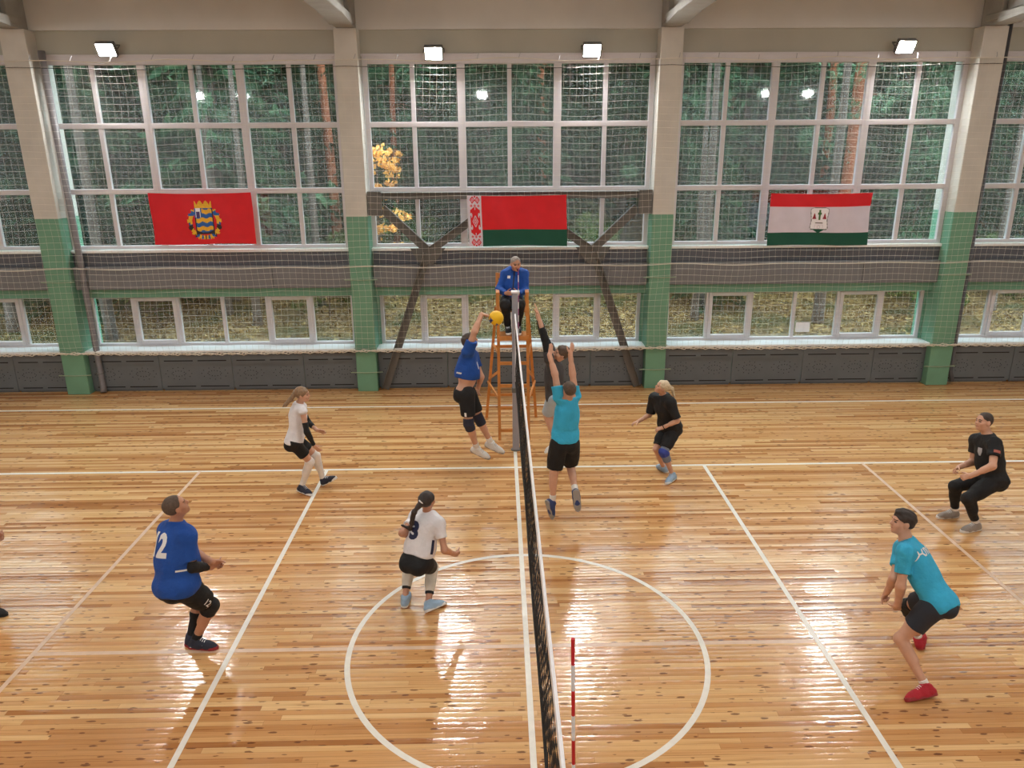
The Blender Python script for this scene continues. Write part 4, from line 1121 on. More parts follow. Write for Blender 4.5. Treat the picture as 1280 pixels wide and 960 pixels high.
POSES = {
 'man12': dict(pel=(-3.416,-0.052,0.821), neck=(-3.424,0.111,1.366), head=(-3.385,0.104,1.575), shL=(-3.558,0.229,1.261), shR=(-3.266,-0.018,1.322), elL=(-3.351,0.207,1.034), elR=(-3.236,-0.092,1.028), wrL=(-3.116,0.091,0.971), wrR=(-3.14,0.124,0.898), haL=(-3.072,0.158,0.912), haR=(-3.101,0.209,0.865), hipL=(-3.483,0.013,0.807), hipR=(-3.349,-0.116,0.84), knL=(-3.351,0.29,0.491), knR=(-3.179,0.082,0.483), anL=(-3.452,0.139,0.091), anR=(-3.382,0.07,0.09), toL=(-3.494,0.335,0.029), toR=(-3.183,0.039,0.03)),
 'runner': dict(pel=(-3.223,3.684,0.826), neck=(-3.135,3.749,1.346), head=(-3.054,3.703,1.524), shL=(-3.146,3.925,1.261), shR=(-3.042,3.579,1.313), elL=(-3.098,4.013,0.99), elR=(-2.993,3.514,1.03), wrL=(-2.931,3.83,0.931), wrR=(-2.913,3.551,0.79), haL=(-2.86,3.874,0.888), haR=(-2.856,3.568,0.717), hipL=(-3.258,3.767,0.824), hipR=(-3.221,3.594,0.841), knL=(-2.975,3.831,0.527), knR=(-3.033,3.694,0.484), anL=(-2.922,3.89,0.12), anR=(-3.191,3.695,0.1), toL=(-2.733,3.84,0.168), toR=(-3.039,3.585,0.03)),
 'woman3': dict(pel=(-1.162,0.651,0.618), neck=(-1.047,0.865,1.074), head=(-1.037,0.799,1.26), shL=(-1.192,0.962,0.983), shR=(-0.915,0.733,1.015), elL=(-1.315,0.717,0.922), elR=(-0.854,0.589,0.781), wrL=(-1.218,0.902,0.778), wrR=(-0.761,0.766,0.627), haL=(-1.126,0.929,0.778), haR=(-0.717,0.835,0.585), hipL=(-1.234,0.705,0.606), hipR=(-1.078,0.621,0.603), knL=(-1.294,1.043,0.377), knR=(-1.031,0.951,0.358), anL=(-1.325,0.764,0.092), anR=(-1.057,0.656,0.094), toL=(-1.317,0.95,0.029), toR=(-0.906,0.751,0.028)),
 'spiker': dict(pel=(-0.756,3.939,1.466), neck=(-0.684,4.024,2.026), head=(-0.665,3.929,2.22), shL=(-0.635,4.187,1.917), shR=(-0.692,3.83,2.092), elL=(-0.519,4.111,1.637), elR=(-0.594,3.804,2.388), wrL=(-0.576,4.25,1.406), wrR=(-0.494,3.924,2.615), haL=(-0.607,4.161,1.37), haR=(-0.393,3.933,2.599), hipL=(-0.73,4.03,1.439), hipR=(-0.726,3.845,1.47), knL=(-0.564,4.007,1.014), knR=(-0.706,3.778,1.018), anL=(-0.388,4.068,0.601), anR=(-0.596,3.881,0.592), toL=(-0.214,4.053,0.465), toR=(-0.428,3.878,0.452)),
 'turq_blocker': dict(pel=(0.604,2.742,1.147), neck=(0.639,2.79,1.688), head=(0.644,2.7,1.874), shL=(0.488,2.694,1.774), shR=(0.772,2.933,1.701), elL=(0.471,2.783,2.06), elR=(0.718,2.969,1.998), wrL=(0.404,2.893,2.291), wrR=(0.687,3.011,2.26), haL=(0.426,2.942,2.371), haR=(0.712,3.032,2.356), hipL=(0.526,2.687,1.146), hipR=(0.698,2.745,1.131), knL=(0.467,2.705,0.717), knR=(0.705,2.873,0.719), anL=(0.449,2.677,0.286), anR=(0.74,2.498,0.511), toL=(0.451,2.67,0.077), toR=(0.764,2.435,0.312)),
 'black_blocker': dict(pel=(0.606,4.38,1.237), neck=(0.562,4.377,1.801), head=(0.678,4.261,1.937), shL=(0.483,4.19,1.86), shR=(0.539,4.573,1.877), elL=(0.429,4.254,2.163), elR=(0.421,4.598,2.171), wrL=(0.355,4.31,2.426), wrR=(0.338,4.643,2.445), haL=(0.339,4.327,2.532), haR=(0.318,4.665,2.557), hipL=(0.592,4.28,1.239), hipR=(0.676,4.448,1.246), knL=(0.482,4.513,0.879), knR=(0.611,4.684,0.878), anL=(0.617,4.389,0.47), anR=(0.67,4.63,0.432), toL=(0.465,4.276,0.37), toR=(0.564,4.473,0.33)),
 'blonde': dict(pel=(2.351,4.206,0.759), neck=(2.22,4.18,1.267), head=(2.171,4.108,1.445), shL=(2.288,4.005,1.232), shR=(2.109,4.32,1.204), elL=(2.389,3.928,0.974), elR=(2.061,4.343,0.924), wrL=(2.182,3.983,0.843), wrR=(1.86,4.2,0.87), haL=(2.093,3.986,0.816), haR=(1.774,4.169,0.857), hipL=(2.406,4.138,0.773), hipR=(2.33,4.294,0.762), knL=(2.213,3.941,0.47), knR=(2.14,4.111,0.449), anL=(2.372,3.968,0.091), anR=(2.295,4.244,0.091), toL=(2.261,3.814,0.029), toR=(2.241,4.423,0.03)),
 'turq_crouch': dict(pel=(3.807,-0.544,0.814), neck=(3.605,-0.248,1.257), head=(3.555,-0.203,1.46), shL=(3.497,-0.425,1.262), shR=(3.65,-0.099,1.121), elL=(3.464,-0.494,0.963), elR=(3.525,-0.266,0.899), wrL=(3.512,-0.419,0.707), wrR=(3.551,-0.142,0.661), haL=(3.534,-0.378,0.62), haR=(3.552,-0.099,0.572), hipL=(3.736,-0.609,0.817), hipR=(3.834,-0.457,0.779), knL=(3.494,-0.575,0.437), knR=(3.788,-0.126,0.491), anL=(3.665,-0.812,0.092), anR=(3.978,-0.104,0.093), toL=(3.469,-0.885,0.028), toR=(4.1,0.05,0.028)),
 'black_crouch': dict(pel=(6.216,2.42,0.668), neck=(6.122,2.521,1.217), head=(6.055,2.555,1.42), shL=(6.09,2.317,1.195), shR=(6.097,2.693,1.106), elL=(5.983,2.129,0.981), elR=(6.085,2.668,0.803), wrL=(5.786,2.214,0.812), wrR=(5.839,2.558,0.778), haL=(5.708,2.258,0.769), haR=(5.751,2.52,0.751), hipL=(6.2,2.328,0.683), hipR=(6.231,2.511,0.659), knL=(5.819,2.238,0.478), knR=(5.823,2.543,0.509), anL=(6.025,2.275,0.091), anR=(5.942,2.633,0.092), toL=(5.825,2.219,0.028), toR=(5.735,2.618,0.029)),
 'referee': dict(pel=(-0.017,6.127,2.359), neck=(0.03,6.209,2.898), head=(0.044,6.031,3.007), shL=(0.216,6.139,2.85), shR=(-0.165,6.159,2.851), elL=(0.208,6.044,2.563), elR=(-0.245,6.058,2.578), wrL=(0.073,5.815,2.541), wrR=(-0.118,5.826,2.55), haL=(0.013,5.745,2.573), haR=(-0.06,5.748,2.565), hipL=(0.075,6.105,2.35), hipR=(-0.11,6.112,2.364), knL=(0.094,5.67,2.394), knR=(-0.147,5.678,2.387), anL=(0.078,5.816,1.985), anR=(-0.096,5.835,1.985), toL=(0.074,5.615,1.925), toR=(-0.091,5.634,1.925)),
 'edge_man': dict(pel=(-5.996,0.588,0.821), neck=(-6.004,0.751,1.366), head=(-5.965,0.744,1.575), shL=(-6.138,0.869,1.261), shR=(-5.846,0.622,1.322), elL=(-5.931,0.847,1.034), elR=(-5.816,0.548,1.028), wrL=(-5.696,0.731,0.971), wrR=(-5.72,0.764,0.898), haL=(-5.652,0.798,0.912), haR=(-5.681,0.849,0.865), hipL=(-6.063,0.653,0.807), hipR=(-5.929,0.524,0.84), knL=(-5.931,0.93,0.491), knR=(-5.759,0.722,0.483), anL=(-5.972,0.779,0.091), anR=(-5.902,0.71,0.09), toL=(-6.014,0.975,0.029), toR=(-5.703,0.679,0.03)),
}

# ------------------------------------------------------------------ flags hung on the net
M_fred = plain('red_flag_cloth', S(214,18,34), .7, var=.05, scale=5, bump=.1, bscale=200, sheen=.1)
M_fgreen = plain('dark_green_flag_cloth', S(0,78,60), .7, var=.05, scale=5, bump=.1, bscale=200)
M_fwhite = plain('white_flag_cloth', S(214,208,222), .7, var=.04, scale=5, bump=.1, bscale=200)
M_fgold = plain('gold_print', S(232,178,40), .6, var=.1, scale=30)
M_fblue = plain('blue_print', S(28,92,168), .6, var=.1, scale=30)
M_fviolet = plain('dark_violet_print', S(70,52,112), .6)
M_fmaroon = plain('maroon_print', S(150,28,48), .6)
M_fdark = plain('black_print', S(40,30,34), .6)
M_fpure = plain('bright_white_print', S(240,238,244), .6, var=.02)
M_fleaf = plain('leaf_green_print', S(64,110,60), .6)
FY = 8.34
def flag_surface(x0, x1, z0, z1, ph):
    def f(u, v):      # u 0..1 left to right, v 0..1 bottom to top
        sagt = -.022*math.sin(PI*u)*v - .02*math.sin(2*PI*u + ph)*(1 - v)*.5
        y = FY + .016*math.sin(u*9 + ph + v*2) + .010*math.sin(u*21 + v*5 + ph) - .012*(1 - v) + .008*math.sin(v*7 + u*3)
        return (x0 + (x1 - x0)*u + .012*math.sin(v*3 + ph), y, z0 + (z1 - z0)*v + sagt)
    return f
def cells(surf, u0, u1, v0, v1, nu, nv, fn, off):
    m_ = MB(); idx = {}
    def vert(i, j):
        if (i, j) not in idx:
            p_ = surf(u0 + (u1-u0)*i/nu, v0 + (v1-v0)*j/nv); idx[(i, j)] = len(m_.v); m_.v.append((p_[0], p_[1] - off, p_[2]))
        return idx[(i, j)]
    for i in range(nu):
        for j in range(nv):
            k = fn((i + .5)/nu, (j + .5)/nv)
            if k is None: continue
            m_.f.append((vert(i, j), vert(i+1, j), vert(i+1, j+1), vert(i, j+1))); m_.m.append(k)
    return m_
def back_of(m_):
    n = len(m_.v); m_.v += [(x, y + .003, z) for x, y, z in m_.v]; m_.f += [tuple(reversed([i + n for i in f])) for f in m_.f]; m_.m += list(m_.m)
    return m_
# red flag with a crest
s1 = flag_surface(-6.90, -4.945, 3.10, 4.07, .4)
e = tag(empty('flag', (-5.92, FY, 3.6)), 'plain red flag with a gold and blue crest hung over the left window', 'flag', 'flags on the safety net')
back_of(cells(s1, 0, 1, 0, 1, 64, 32, lambda u, v: 0, 0)).build('cloth', M_fred, e, True)
def crest1(u, v):
    x, y = (u - .5)*2, v
    if y > .80:                                            # crown
        if abs(x) < .5 and y < .88 + .10*abs(math.sin(x*9)): return 0
        return None
    if abs(x) < .52 and .13 < y < .80:                     # shield with waves
        if y < .17 + .35*x*x: return 3
        if x < -.12 and y > .56: return 2 if (abs(x + .32) < .10 and y < .70) else (4 if abs(x+.32) < .14 else 1)
        w = (y + .018*math.sin(x*14))*9.2
        if abs(abs(x) - .49) < .03: return 3
        return 0 if int(w) % 2 == 0 else 1
    r = ((x/.98)**2 + ((y - .42)/.46)**2)
    if .50 < r < 1.0 and y < .84:                          # wreath bound with ribbon
        a = math.atan2(y - .42, x)
        q = math.sin(a*13) + .5*math.sin(a*29 + x*20)
        if r > .86 and math.sin(a*31) < .2: return None
        return 0 if q > -.15 else (1 if math.sin(a*5) > -.3 else 3)
    return None
cells(s1, .345, .685, .10, .88, 62, 68, crest1, .005).build('crest', [M_fgold, M_fblue, M_fviolet, M_fdark, M_fpure], e)
# red and green flag with an ornament strip
s2 = flag_surface(-.822, 1.088, 3.02, 3.985, 1.7)
e = tag(empty('flag', (.13, FY, 3.5)), 'red over green flag with a red and white ornament strip, hung behind the umpire', 'flag', 'flags on the safety net')
back_of(cells(s2, 0, 1, 0, 1, 64, 36, lambda u, v: 2 if u < .135 else (1 if v < .325 else 0), 0)).build('cloth', [M_fred, M_fgreen, M_fwhite], e, True)
def orn(u, v):
    v = abs(v - .5)*2; u = abs(u - .5)*2                    # both mirror axes
    if u > .94: return None
    if v < .40:
        d = u/.52 + v/.24
        if d < .22: return 0
        if d < .50: return None
        if d < .78: return 0
        if d < 1.05: return None
        if (u - .74)**2/.040 + (v - .24)**2/.009 < 1 and not (u > .74 and v < .22): return None
        return 0
    if v < .56: return 0 if u < (.60 - v)/.17 and not (u < .10 and v > .45) else None
    if v < .68:
        d = min(u/.26 + abs(v - .61)/.055, abs(u - .68)/.26 + abs(v - .61)/.055)
        return 0 if .30 < d < 1 else None
    d = abs(u - .48)/.50 + abs(v - .84)/.155
    if d < .42: return 1
    if d < .60: return None
    if d < 1: return 0
    return 0 if u < .16 and v > .93 else None
cells(s2, .022, .128, .005, .995, 26, 96, orn, .004).build('ornament', [M_fred, plain('pink_print', S(240,120,140), .6)], e)
# red, white and green flag with a shield
s3 = flag_surface(5.038, 7.02, 2.985, 3.985, 3.0)
e = tag(empty('flag', (6.03, FY, 3.5)), 'red, white and green striped flag with a shield, hung over the right window', 'flag', 'flags on the safety net')
back_of(cells(s3, 0, 1, 0, 1, 64, 40, lambda u, v: 1 if v < .24 else (0 if v > .755 else 2), 0)).build('cloth', [M_fred, M_fgreen, M_fwhite], e, True)
def crest3(u, v):
    x, y = (u - .5)*2, v
    w = .92 if y > .82 else (.80 + .12*abs(y - .5)/.32 if y > .18 else .80)
    if y > .9 and abs(x) < .93: w = .93*(1 - ((y - .9)/.1)**2*.5)
    if y < .14:
        return 1 if abs(x) < .58*(y/.14) else None
    if abs(x) > w: return None
    if abs(x) > w - .07 or y > .965: return 4
    if y < .17: return 1
    for cx in (-.5, .5):
        if .55 < y < .80 and abs(x - cx) < .20*(1 - (y - .55)/.25): return 2
    if abs(x) < .07 and .52 < y < .90: return 3
    if abs(x) < .19 and .72 < y < .80: return 3
    if abs(x) < .36 and .38 < y < .415: return 5
    if abs(x) < .42 and .19 < y < .34 and (abs(x) > .36 or y > .31): return 6
    if (x*x + (y - .24)**2*6) < .03 and (x*x + (y - .24)**2*6) > .012: return 6
    return 0
cells(s3, .405, .60, .235, .745, 44, 60, crest3, .005).build('crest', [M_fpure, M_fgreen, M_fmaroon, M_fleaf, M_panel, M_fdark, M_fwhite], e)

# ------------------------------------------------------------------ volleyball net, posts, umpire's chair, ball
M_ared = plain('antenna_red', S(190,24,34), .5, var=.03); M_awhite = plain('antenna_white', S(224,222,222), .5, var=.03); M_aviolet = plain('antenna_magenta', S(150,70,130), .5, var=.03)
ne = tag(empty('volleyball_net', (0, 0, 1.43)), 'black volleyball net with a white top band, stretched across the middle of the court', 'volleyball net')
m_ = MB(); rg = random.Random(3)
def nx_(y, z): return .003*math.sin(y*2.3 + z*5) + .012*math.sin(y*7.1 + z*11)*(2.43 - z)*(z - 1.43)*3
for z in np.arange(1.44, 2.40, .098):
    m_.tube([(nx_(y, z), y, z + .012*math.sin(y*5 + z*9)*(1 if z < 2.3 else 0)) for y in np.linspace(-4.75, 4.75, 120)], .0023, 4)
for k, y in enumerate(np.arange(-4.75, 4.76, .0975)):
    m_.tube([(nx_(y + .03*math.sin(z*7 + k), z), y + .025*math.sin(z*6 + k*1.3)*(2.4 - z), z) for z in np.linspace(1.43, 2.37, 9)], .0023, 4)
m_.build('netting', M_black, ne)
m_ = MB(); m_.box((-.009, -4.78, 2.36), (.009, 4.78, 2.432), bev=.003); m_.build('top_band', M_tape, ne)
m_ = MB(); m_.tube([(nx_(y, 1.44), y, 1.435 + .008*math.sin(y*4)) for y in np.linspace(-4.78, 4.78, 90)], .010, 6); m_.build('bottom_cord', M_black, ne)
for y in (-4.5, 4.5):
    m_ = MB(); m_.box((-.010, y - .025, 1.43), (.010, y + .025, 2.43)); m_.build('side_band', M_tape, ne)
    top = 3.17 if y > 0 else 3.375; x = .045 if y > 0 else -.021
    m_ = MB(); z = top; k = 0
    while z > 1.5:
        xa, xb_ = (x + (top - z)*.0229*(y < 0), x + (top - z + .1)*.0229*(y < 0)); m_.tube([(xb_, y, z - .10), (xa, y, z)], .0062, 8, k % 2); z -= .1; k += 1
    m_.build('antenna', [M_ared if y < 0 else M_aviolet, M_awhite], ne)
for z, s in ((2.425, .004), (1.44, .004)):
    for sg in (-1, 1):
        m_ = MB(); m_.tube([(0, 4.76*sg, z), (.012, 5.2*sg, z + .02)], s, 5); m_.build('tension_cable', M_steel, ne)
for y, lab in ((5.243, 'tall grey net post standing in front of the umpire chair'), (-5.243, 'grey net post at the near side of the court')):
    e = tag(empty('net_post', (.015, y, 0)), lab, 'post')
    m_ = MB(); m_.box((-.04, y - .045, .0), (.07, y + .045, 2.68), bev=.012); m_.build('tube', M_post, e)
    m_ = MB(); m_.box((-.052, y - .058, 2.67), (.082, y + .058, 2.70), bev=.006); m_.build('cap', M_tape, e)
    m_ = MB(); m_.box((-.05, y - .056, 1.02), (.10, y + .056, 1.10), bev=.008); m_.tube([(.10, y, 1.06), (.15, y - .02, 1.06), (.15, y - .02, .98)], .01, 6); m_.build('winch', M_steel, e)
    m_ = MB(); m_.tube([(.015, y, 0), (.015, y, .015)], .085, 20); m_.build('floor_socket', M_steel, e)

e = tag(empty('umpire_chair', (0, 6.1, 0)), 'tall orange pine umpire chair with splayed back legs, behind the net post', 'chair')
def wbar(name, a, b, w=.045, d=.035, up=(0, 1, 0)):
    m_ = MB(); m_.bar(a, b, w, d, 0, up); return m_.build(name, M_wood, e)
for s, xb_, xt in ((-1, -.256, -.262), (1, .250, .218)):
    wbar('front_leg', (xb_, 5.70, 0), (xt, 5.66, 2.60), .048, .05)
    xr = -.500 if s < 0 else .432
    wbar('rear_leg', (xr, 6.84, 0), (xt*1.12, 6.16, 2.26), .05, .045)
    wbar('back_post', (xt*1.05, 6.38, 2.05), (xt*1.05, 6.44, 2.80), .045, .04)
    wbar('armrest', (xt, 5.63, 2.59), (xt*1.05, 6.44, 2.56), .06, .028, (0, 0, 1))
    wbar('side_rail', (xt, 5.68, 2.20), (xt*1.08, 6.42, 2.22), .03, .06, (0, 0, 1))
    wbar('side_rung', (xb_*1.0, 5.70, .75), (xr*.92, 6.60, .78), .028, .045, (0, 0, 1))
    wbar('side_brace', (xb_, 5.69, 1.25), (xr*.87, 6.58, .85), .028, .04, (0, 0, 1))
    wbar('side_rung', (xb_*1.0, 5.69, 1.55), (xr*.72, 6.36, 1.56), .028, .045, (0, 0, 1))
for z in (1.39, .99, .59, .18): wbar('step', (-.255, 5.685, z), (.24, 5.685, z), .055, .03)
for z in (.5, 1.5): 
    k = (1 - z/2.26); wbar('rear_rung', (-.29 - .2*k, 6.16 + .68*k, z), (.25 + .18*k, 6.16 + .68*k, z), .05, .028)
m_ = MB()
for k in range(3): m_.box((-.275, 5.60 + k*.125, 1.845), (.245, 5.715 + k*.125, 1.875), bev=.004)
m_.box((-.27, 5.60, 1.80), (.24, 5.63, 1.848)); m_.build('footboard', M_wood, e)
m_ = MB()
for k in range(4): m_.box((-.26, 5.86 + k*.135, 2.225), (.235, 5.985 + k*.135, 2.25), bev=.004)
m_.build('seat', M_wood, e)
for z in (2.45, 2.62, 2.75): wbar('back_slat', (-.27, 6.42 + (z - 2.4)*.08, z), (.23, 6.42 + (z - 2.4)*.08, z), .09, .018)

bm = bmesh.new(); bmesh.ops.create_uvsphere(bm, u_segments=48, v_segments=32, radius=.105)
me = bpy.data.meshes.new('volleyball')
M_by = plain('yellow_ball_panel', S(238,188,22), .5, var=.05); M_bb = plain('blue_ball_panel', S(40,58,120), .5, var=.05)
bt = Matrix.Rotation(.7, 3, 'X') @ Matrix.Rotation(-.5, 3, 'Y')
for f in bm.faces:
    d = bt @ f.calc_center_median().normalized(); a = [abs(c) for c in d]; k = a.index(max(a)); w = d[(k+1) % 3]/a[k]
    cm = f.calc_center_median(); f.material_index = 1 if (abs(w) > .34 and cm.x + cm.z < -.055) else 0; f.smooth = True
for v in bm.verts:
    d = bt @ v.co.normalized(); a = [abs(c) for c in d]; k = a.index(max(a)); o2 = sorted(a)[1]; w = d[(k+1) % 3]/a[k]
    g = min(abs(abs(w) - .34), max(a) - o2); v.co *= 1 - .022*max(0, 1 - g/.05)
bm.to_mesh(me); bm.free()
o = link_mesh('volleyball', me, [M_by, M_bb]); o.location = (-.2865, 3.933, 2.557)
tag(o, 'yellow and blue volleyball being struck by the jumping player in blue', 'ball')

# ------------------------------------------------------------------ people
def nudge(key, inward, dz):
    J = POSES[key]; a, b = A(J['shL']), A(J['shR']); m = (a + b)/2; k = 1 - inward/np.linalg.norm(a - m)
    J['shL'] = tuple(m + (a - m)*k + A((0, 0, dz))); J['shR'] = tuple(m + (b - m)*k + A((0, 0, dz)))
nudge('turq_blocker', .032, .035); nudge('referee', .022, -.035); nudge('spiker', .015, .01); nudge('black_blocker', .02, .02)
def ex12(body, J, s, out, fr, pel, up, L):
    lat, f, u = fr(.78)
    project_text('12', pel + u*L*.70 - f*.12 - lat*.0, -lat*-1, u, -f, .30, out['shirt'], 'number', M_print, out['shirt_obj'], bold=.012, font_scale_x=.85)
    lat, f, u = fr(.2)
    drape(patch(.12, .018), pel + u*L*.30 + lat*.16 - f*.03, f, u, unit(lat - f*.2), out['shirt'], 'hem_mark', M_print, out['shirt_obj'])
    hp, kn = A(J['hipR']), A(J['knR']); d = unit(kn - hp); n = unit(np.cross(d, A((0, 0, 1)))); n = n if n @ A((.5, -1, 0)) > 0 else -n
    project_text('12', lerp(hp, kn, .66) + n*.05, d, unit(np.cross(n, d)), n, .085, out['bottoms'], 'short_number', M_print, body, bold=.002)
    an, ff, nn, rr, fl = foot_frame(J, 'R'); m_ = MB()
    P_ = lambda a, b_: Vector(an + ff*a + nn*b_ + rr*(.0455 if a < .12 else .043))
    m_.tube([P_(-.04, -.062), P_(.03, -.06), P_(.09, -.046), P_(.14, -.056)], .004, 4); m_.tube([P_(.03, -.066), P_(.07, -.030)], .004, 4); m_.tube([P_(.055, -.066), P_(.095, -.032)], .004, 4)
    m_.build('shoe_stripe', M_print, body)
make_person('man12', 'man crouching in blue jersey number 12, black shorts and black knee pads', 1.82, (.75, .50, .38),
    dict(R=((0, 1, .2), 62), L=((0, -1, .2), 62)), (M_blue, .78, -.13, .020, 'jersey'), (M_blk, .78, .028, 'shorts'), shoes='navy', sole=M_redsole, hair=('short', 'crop'), b=1.27, belly=1.25, skin=M_skin2,
    sleeves=dict(R=[(M_blkpad, .80, 1.80, .006, 'arm_sleeve')]), pads=dict(R=[(M_blkpad, .86, 1.20, .014, 'knee_pad')], L=[(M_blkpad, .86, 1.20, .014, 'knee_pad')]),
    socks=dict(R=[(M_blk, 1.80, 2, .006, 'sock')], L=[(M_blk, 1.45, 2, .006, 'sock')]), extra=ex12, seed=1)

make_person('runner', 'woman running in white sleeveless top, black shorts and black arm sleeves, sandy ponytail', 1.70, (1, -.05, -.02),
    dict(R=((-.2, 1, .3), 22), L=((0, -1, -.4), 18)), (M_wht, .03, -.02, .006, 'sleeveless_top'), (M_blk, .62, .006, 'shorts'), shoes='navy', hair=('sand', 'pony', [(-3.22, 3.66, 1.47), (-3.29, 3.62, 1.40), (-3.33, 3.60, 1.37)]), fem=True,
    sleeves=dict(R=[(M_blk, .55, 1.93, .006, 'arm_sleeve')], L=[(M_blk, .55, 1.6, .006, 'arm_sleeve')]),
    socks=dict(R=[(M_sock, .88, 2, .009, 'long_sock')], L=[(M_sock, .84, 2, .009, 'long_sock')]), seed=2)

def ex3(body, J, s, out, fr, pel, up, L):
    lat, f, u = fr(.78)
    project_text('3', pel + u*L*.60 - f*.12 - lat*.01, lat, u, -f, .25, out['shirt'], 'number', M_navy, out['shirt_obj'], bold=.014)
    lat, f, u = fr(.4)
    drape(patch(.04, .15), pel + u*L*.36 + lat*.14 - f*.01, f, u, unit(lat - f*.35), out['shirt'], 'side_panel', M_navy, out['shirt_obj'])
make_person('woman3', 'woman seen from behind in white jersey number 3 and black shorts, dark ponytail', 1.66, (.55, .80, .10),
    dict(R=((-.5, .5, .3), 55), L=((.6, .5, .3), 45)), (M_wht, .55, .15, .012, 'jersey'), (M_blk, .80, .008, 'shorts'), shoes='pale', hair=('dark', 'pony', [(-1.17, .68, 1.18), (-1.20, .68, 1.06), (-1.22, .70, .98), (-1.30, .70, 1.02), (-1.42, .68, 1.08)]), fem=True, b=1.14, skin=M_skin2,
    socks=dict(R=[(M_cream, .84, 1.70, .014, 'knee_sock'), (M_blk, 1.68, 1.76, .012, 'sock_band')], L=[(M_cream, .84, 1.70, .014, 'knee_sock'), (M_blk, 1.68, 1.76, .012, 'sock_band')]), extra=ex3, seed=3)

def exs(body, J, s, out, fr, pel, up, L):
    lat, f, u = fr(.5)
    drape(patch(.13, .026), pel + u*L*.50 + lat*.13 - f*.06, unit(f*-1 + lat*.3)*-1, unit(u - f*-.5), unit(lat - f*.55), out['shirt'], 'back_mark', M_print, out['shirt_obj'])
    drape(patch(.022, .10), pel + u*L*.72 + lat*.05 + f*.12, lat, u, unit(f + lat*.6), out['shirt'], 'chest_mark', M_print, out['shirt_obj'])
    hp, kn = A(J['hipR']), A(J['knR']); n = unit(lat - f*.2)
    drape(patch(.03, .07), lerp(hp, kn, .68) + n*.02, f, unit(hp - kn), n, out['bottoms'], 'shorts_mark', M_print, body)
make_person('spiker', 'man leaping to strike the ball, in blue jersey, black shorts and navy knee pads', 1.84, (.85, .28, .35),
    dict(R=((.75, 0, -.65), 14), L=((.7, -.7, .2), 55)), (M_blue, .55, .40, .024, 'jersey'), (M_blk, .72, .026, 'shorts'), shoes='white', sole=M_greysole, hair=('brown', 'short'), b=1.10, belly=1.15,
    pads=dict(R=[(M_navyp, .82, 1.22, .014, 'knee_pad')], L=[(M_navyp, .82, 1.22, .014, 'knee_pad')]), socks=dict(R=[(M_sock, 1.78, 2, .007, 'sock')], L=[(M_sock, 1.78, 2, .007, 'sock')]), extra=exs, seed=4)

make_person('turq_blocker', 'man leaping at the net with both arms raised, in turquoise shirt and black shorts', 1.76, (-.45, .85, .25),
    dict(R=((-.6, .7, 0), 8), L=((-.6, .7, 0), 8)), (M_turq, .42, .04, .020, 'shirt'), (M_blk, .86, .040, 'shorts'), shoes='blue', sole=M_greysole, hair=('short', 'crop'), b=1.02,
    socks=dict(R=[(M_sock, 1.74, 2, .007, 'sock')], L=[(M_sock, 1.74, 2, .007, 'sock')]), seed=5)

make_person('black_blocker', 'man leaping at the net behind the turquoise blocker, in charcoal shirt with black sleeves', 1.84, (-.92, -.1, .30),
    dict(R=((-1, .1, 0), 6), L=((-1, .1, 0), 8)), (M_gry, .35, -.10, .022, 'shirt'), (M_paleblue, .85, .030, 'shorts'), shoes='white', hair=('short', 'short'), b=1.0,
    sleeves=dict(R=[(M_blk, .0, 1.72, .012, 'sleeve')], L=[(M_blk, .0, 1.62, .012, 'sleeve')]), socks=dict(R=[(M_sock, 1.74, 2, .007, 'sock')], L=[(M_sock, 1.74, 2, .007, 'sock')]), seed=6)

def exb(body, J, s, out, fr, pel, up, L):
    el, wr = A(J['elL']), A(J['wrL']); c_ = lerp(el, wr, .90); d = unit(wr - el); o1 = unit(np.cross(d, A((0, 0, 1)))); o2 = np.cross(d, o1)
    m_ = MB(); m_.tube([Vector(c_ + (o1*math.cos(a) + o2*math.sin(a))*.031) for a in np.linspace(0, 2*PI, 16)[:-1]], .007, 6, closed=True); m_.build('wristband', M_blk, body, True)
make_person('blonde', 'blonde woman crouching in black t-shirt and black shorts with a grey and blue knee brace', 1.68, (-.88, -.12, .34),
    dict(R=((0, -.3, -1), 30), L=((0, .4, -.9), 45)), (M_blk, .88, .02, .034, 't_shirt'), (M_blk, .84, .018, 'shorts'), shoes='pale', hair=('blond', 'pony', [(2.32, 4.10, 1.42), (2.36, 4.10, 1.30)]), fem=True, b=1.10,
    pads=dict(L=[(M_gpad, .74, 1.40, .012, 'knee_brace'), (M_bluepad, .95, 1.14, .018, 'brace_band')], R=[]), extra=exb, seed=7)

def exc(body, J, s, out, fr, pel, up, L):
    lat, f, u = fr(.8)
    project_text('ЖЛОБИН', pel + u*L*.80 - f*.12 - lat*.0, lat, u, -f, .088, out['shirt'], 'lettering', M_print, out['shirt_obj'], bold=.004)
make_person('turq_crouch', 'man crouching low in turquoise shirt with white lettering, dark shorts and red shoes', 1.80, (-1, .10, .12),
    dict(R=((.3, -1, .2), 78), L=((.3, 1, .2), 78)), (M_turq, .62, -.10, .018, 'shirt'), (plain('dark_navy_shorts', S(36,40,50), .7, var=.08), .60, .020, 'shorts'), shoes='red', sole=M_redsole, hair=('dark', 'short'), b=.98,
    pads=dict(R=[(M_blkpad, .80, 1.22, .014, 'knee_pad')]), socks=dict(L=[(M_sock, 1.86, 2, .006, 'sock')], R=[(M_sock, 1.86, 2, .006, 'sock')]), extra=exc, seed=8)

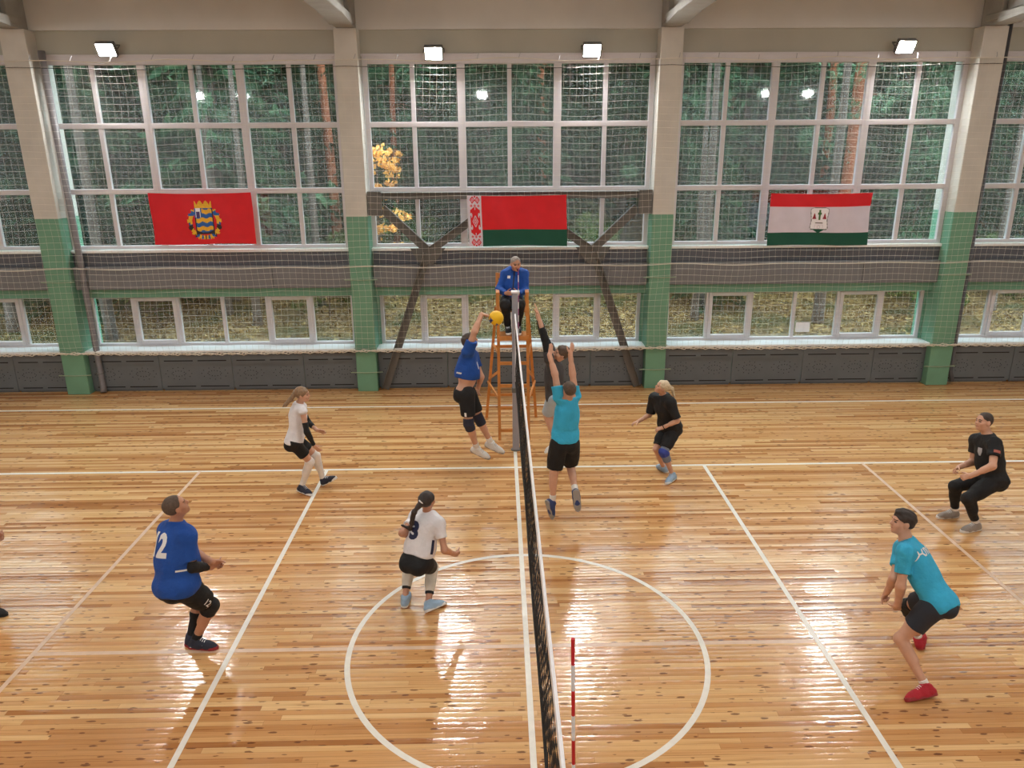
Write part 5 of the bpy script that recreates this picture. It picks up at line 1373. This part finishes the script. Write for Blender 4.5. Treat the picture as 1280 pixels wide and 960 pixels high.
def exi(body, J, s, out, fr, pel, up, L):
    lat, f, u = fr(.7)
    bm = bmesh.new(); bmesh.ops.create_grid(bm, x_segments=8, y_segments=10, size=.5)
    for v in bm.verts: v.co.x *= .075*(1 if v.co.y > 0 else 1 + v.co.y*1.3); v.co.y *= .10
    drape(bm, pel + u*L*.72 + f*.12 - lat*.05, lat, u, unit(f - lat*.25), out['shirt'], 'chest_badge', plain('grey_badge_print', S(170,170,176), .6), out['shirt_obj'])
    sh, el = A(J['shL']), A(J['elL']); d = unit(el - sh); n = unit(-lat + f*.2); n = unit(n - d*(n @ d))
    drape(patch(.075, .038), lerp(sh, el, .42), unit(np.cross(d, n)), -d, n, out['shirt'], 'sleeve_patch', plain('orange_badge_print', S(176,96,80), .6), out['shirt_obj'])
make_person('black_crouch', 'man in all black crouching with badge on chest, near the right edge line', 1.80, (-1, -.12, .12),
    dict(R=((.2, -.8, -.6), 55), L=((.2, .8, -.6), 50)), (M_blk, .56, -.10, .020, 't_shirt'), (M_blk, 1.82, .014, 'trousers'), shoes='grey', sole=M_sole, hair=('brown', 'crop'), b=1.12, belly=1.12,
    socks=dict(R=[(M_sock, 1.80, 2, .006, 'sock')], L=[(M_sock, 1.80, 2, .006, 'sock')]), extra=exi, seed=9)

def exr(body, J, s, out, fr, pel, up, L):
    lat, f, u = fr(.8)
    drape(patch(.05, .045), pel + u*L*.74 + f*.12 + lat*.085, lat, u, f, out['shirt'], 'chest_mark', M_print, out['shirt_obj'])
    drape(patch(.020, .34), pel + u*L*.60 + f*.12, lat, u, f, out['shirt'], 'zip', plain('dark_zip', S(24,30,52), .6), out['shirt_obj'])
    m_ = MB(); h_ = A(J['head']); fc = unit(A((.22, -1, -.15)))
    nk = A(J['neck']) + f*.06; ms = h_ + fc*.105 - A((0, 0, .065))
    m_.tube([Vector(ms), Vector(lerp(ms, nk, .5) + f*.05), Vector(nk + f*.02 - u*.05), Vector(nk - f*.02 + lat*.06)], .004, 5)
    m_.tube([Vector(ms - fc*.005), Vector(ms + fc*.035)], .011, 8); m_.build('whistle_and_cord', M_blk, body)
make_person('referee', 'grey-haired umpire in blue jacket and black trousers sitting on the tall wooden chair', 1.78, (.22, -1, -.12),
    dict(R=((1, .2, .2), 24), L=((-1, .2, .2), 24)), (M_blue, 1.93, -.06, .012, 'jacket'), (M_blk, 1.92, .022, 'trousers'), shoes='black', sole=M_sole, hair=('grey', 'crop'), b=1.02, belly=1.1, skin=M_skin2, extra=exr, seed=10)

make_person('edge_man', 'man at the left picture edge with only his hand and black shoe in view', 1.80, (.85, .3, .25),
    dict(R=((0, 1, .2), 40), L=((0, -1, .2), 40)), (M_blue, .78, -.13, .020, 'jersey'), (M_blk, .78, .028, 'shorts'), shoes='black', sole=M_dark, hair=('short', 'crop'), b=1.0, skin=M_skin2,
    socks=dict(R=[(M_blk, 1.80, 2, .006, 'sock')], L=[(M_blk, 1.80, 2, .006, 'sock')]), seed=11)
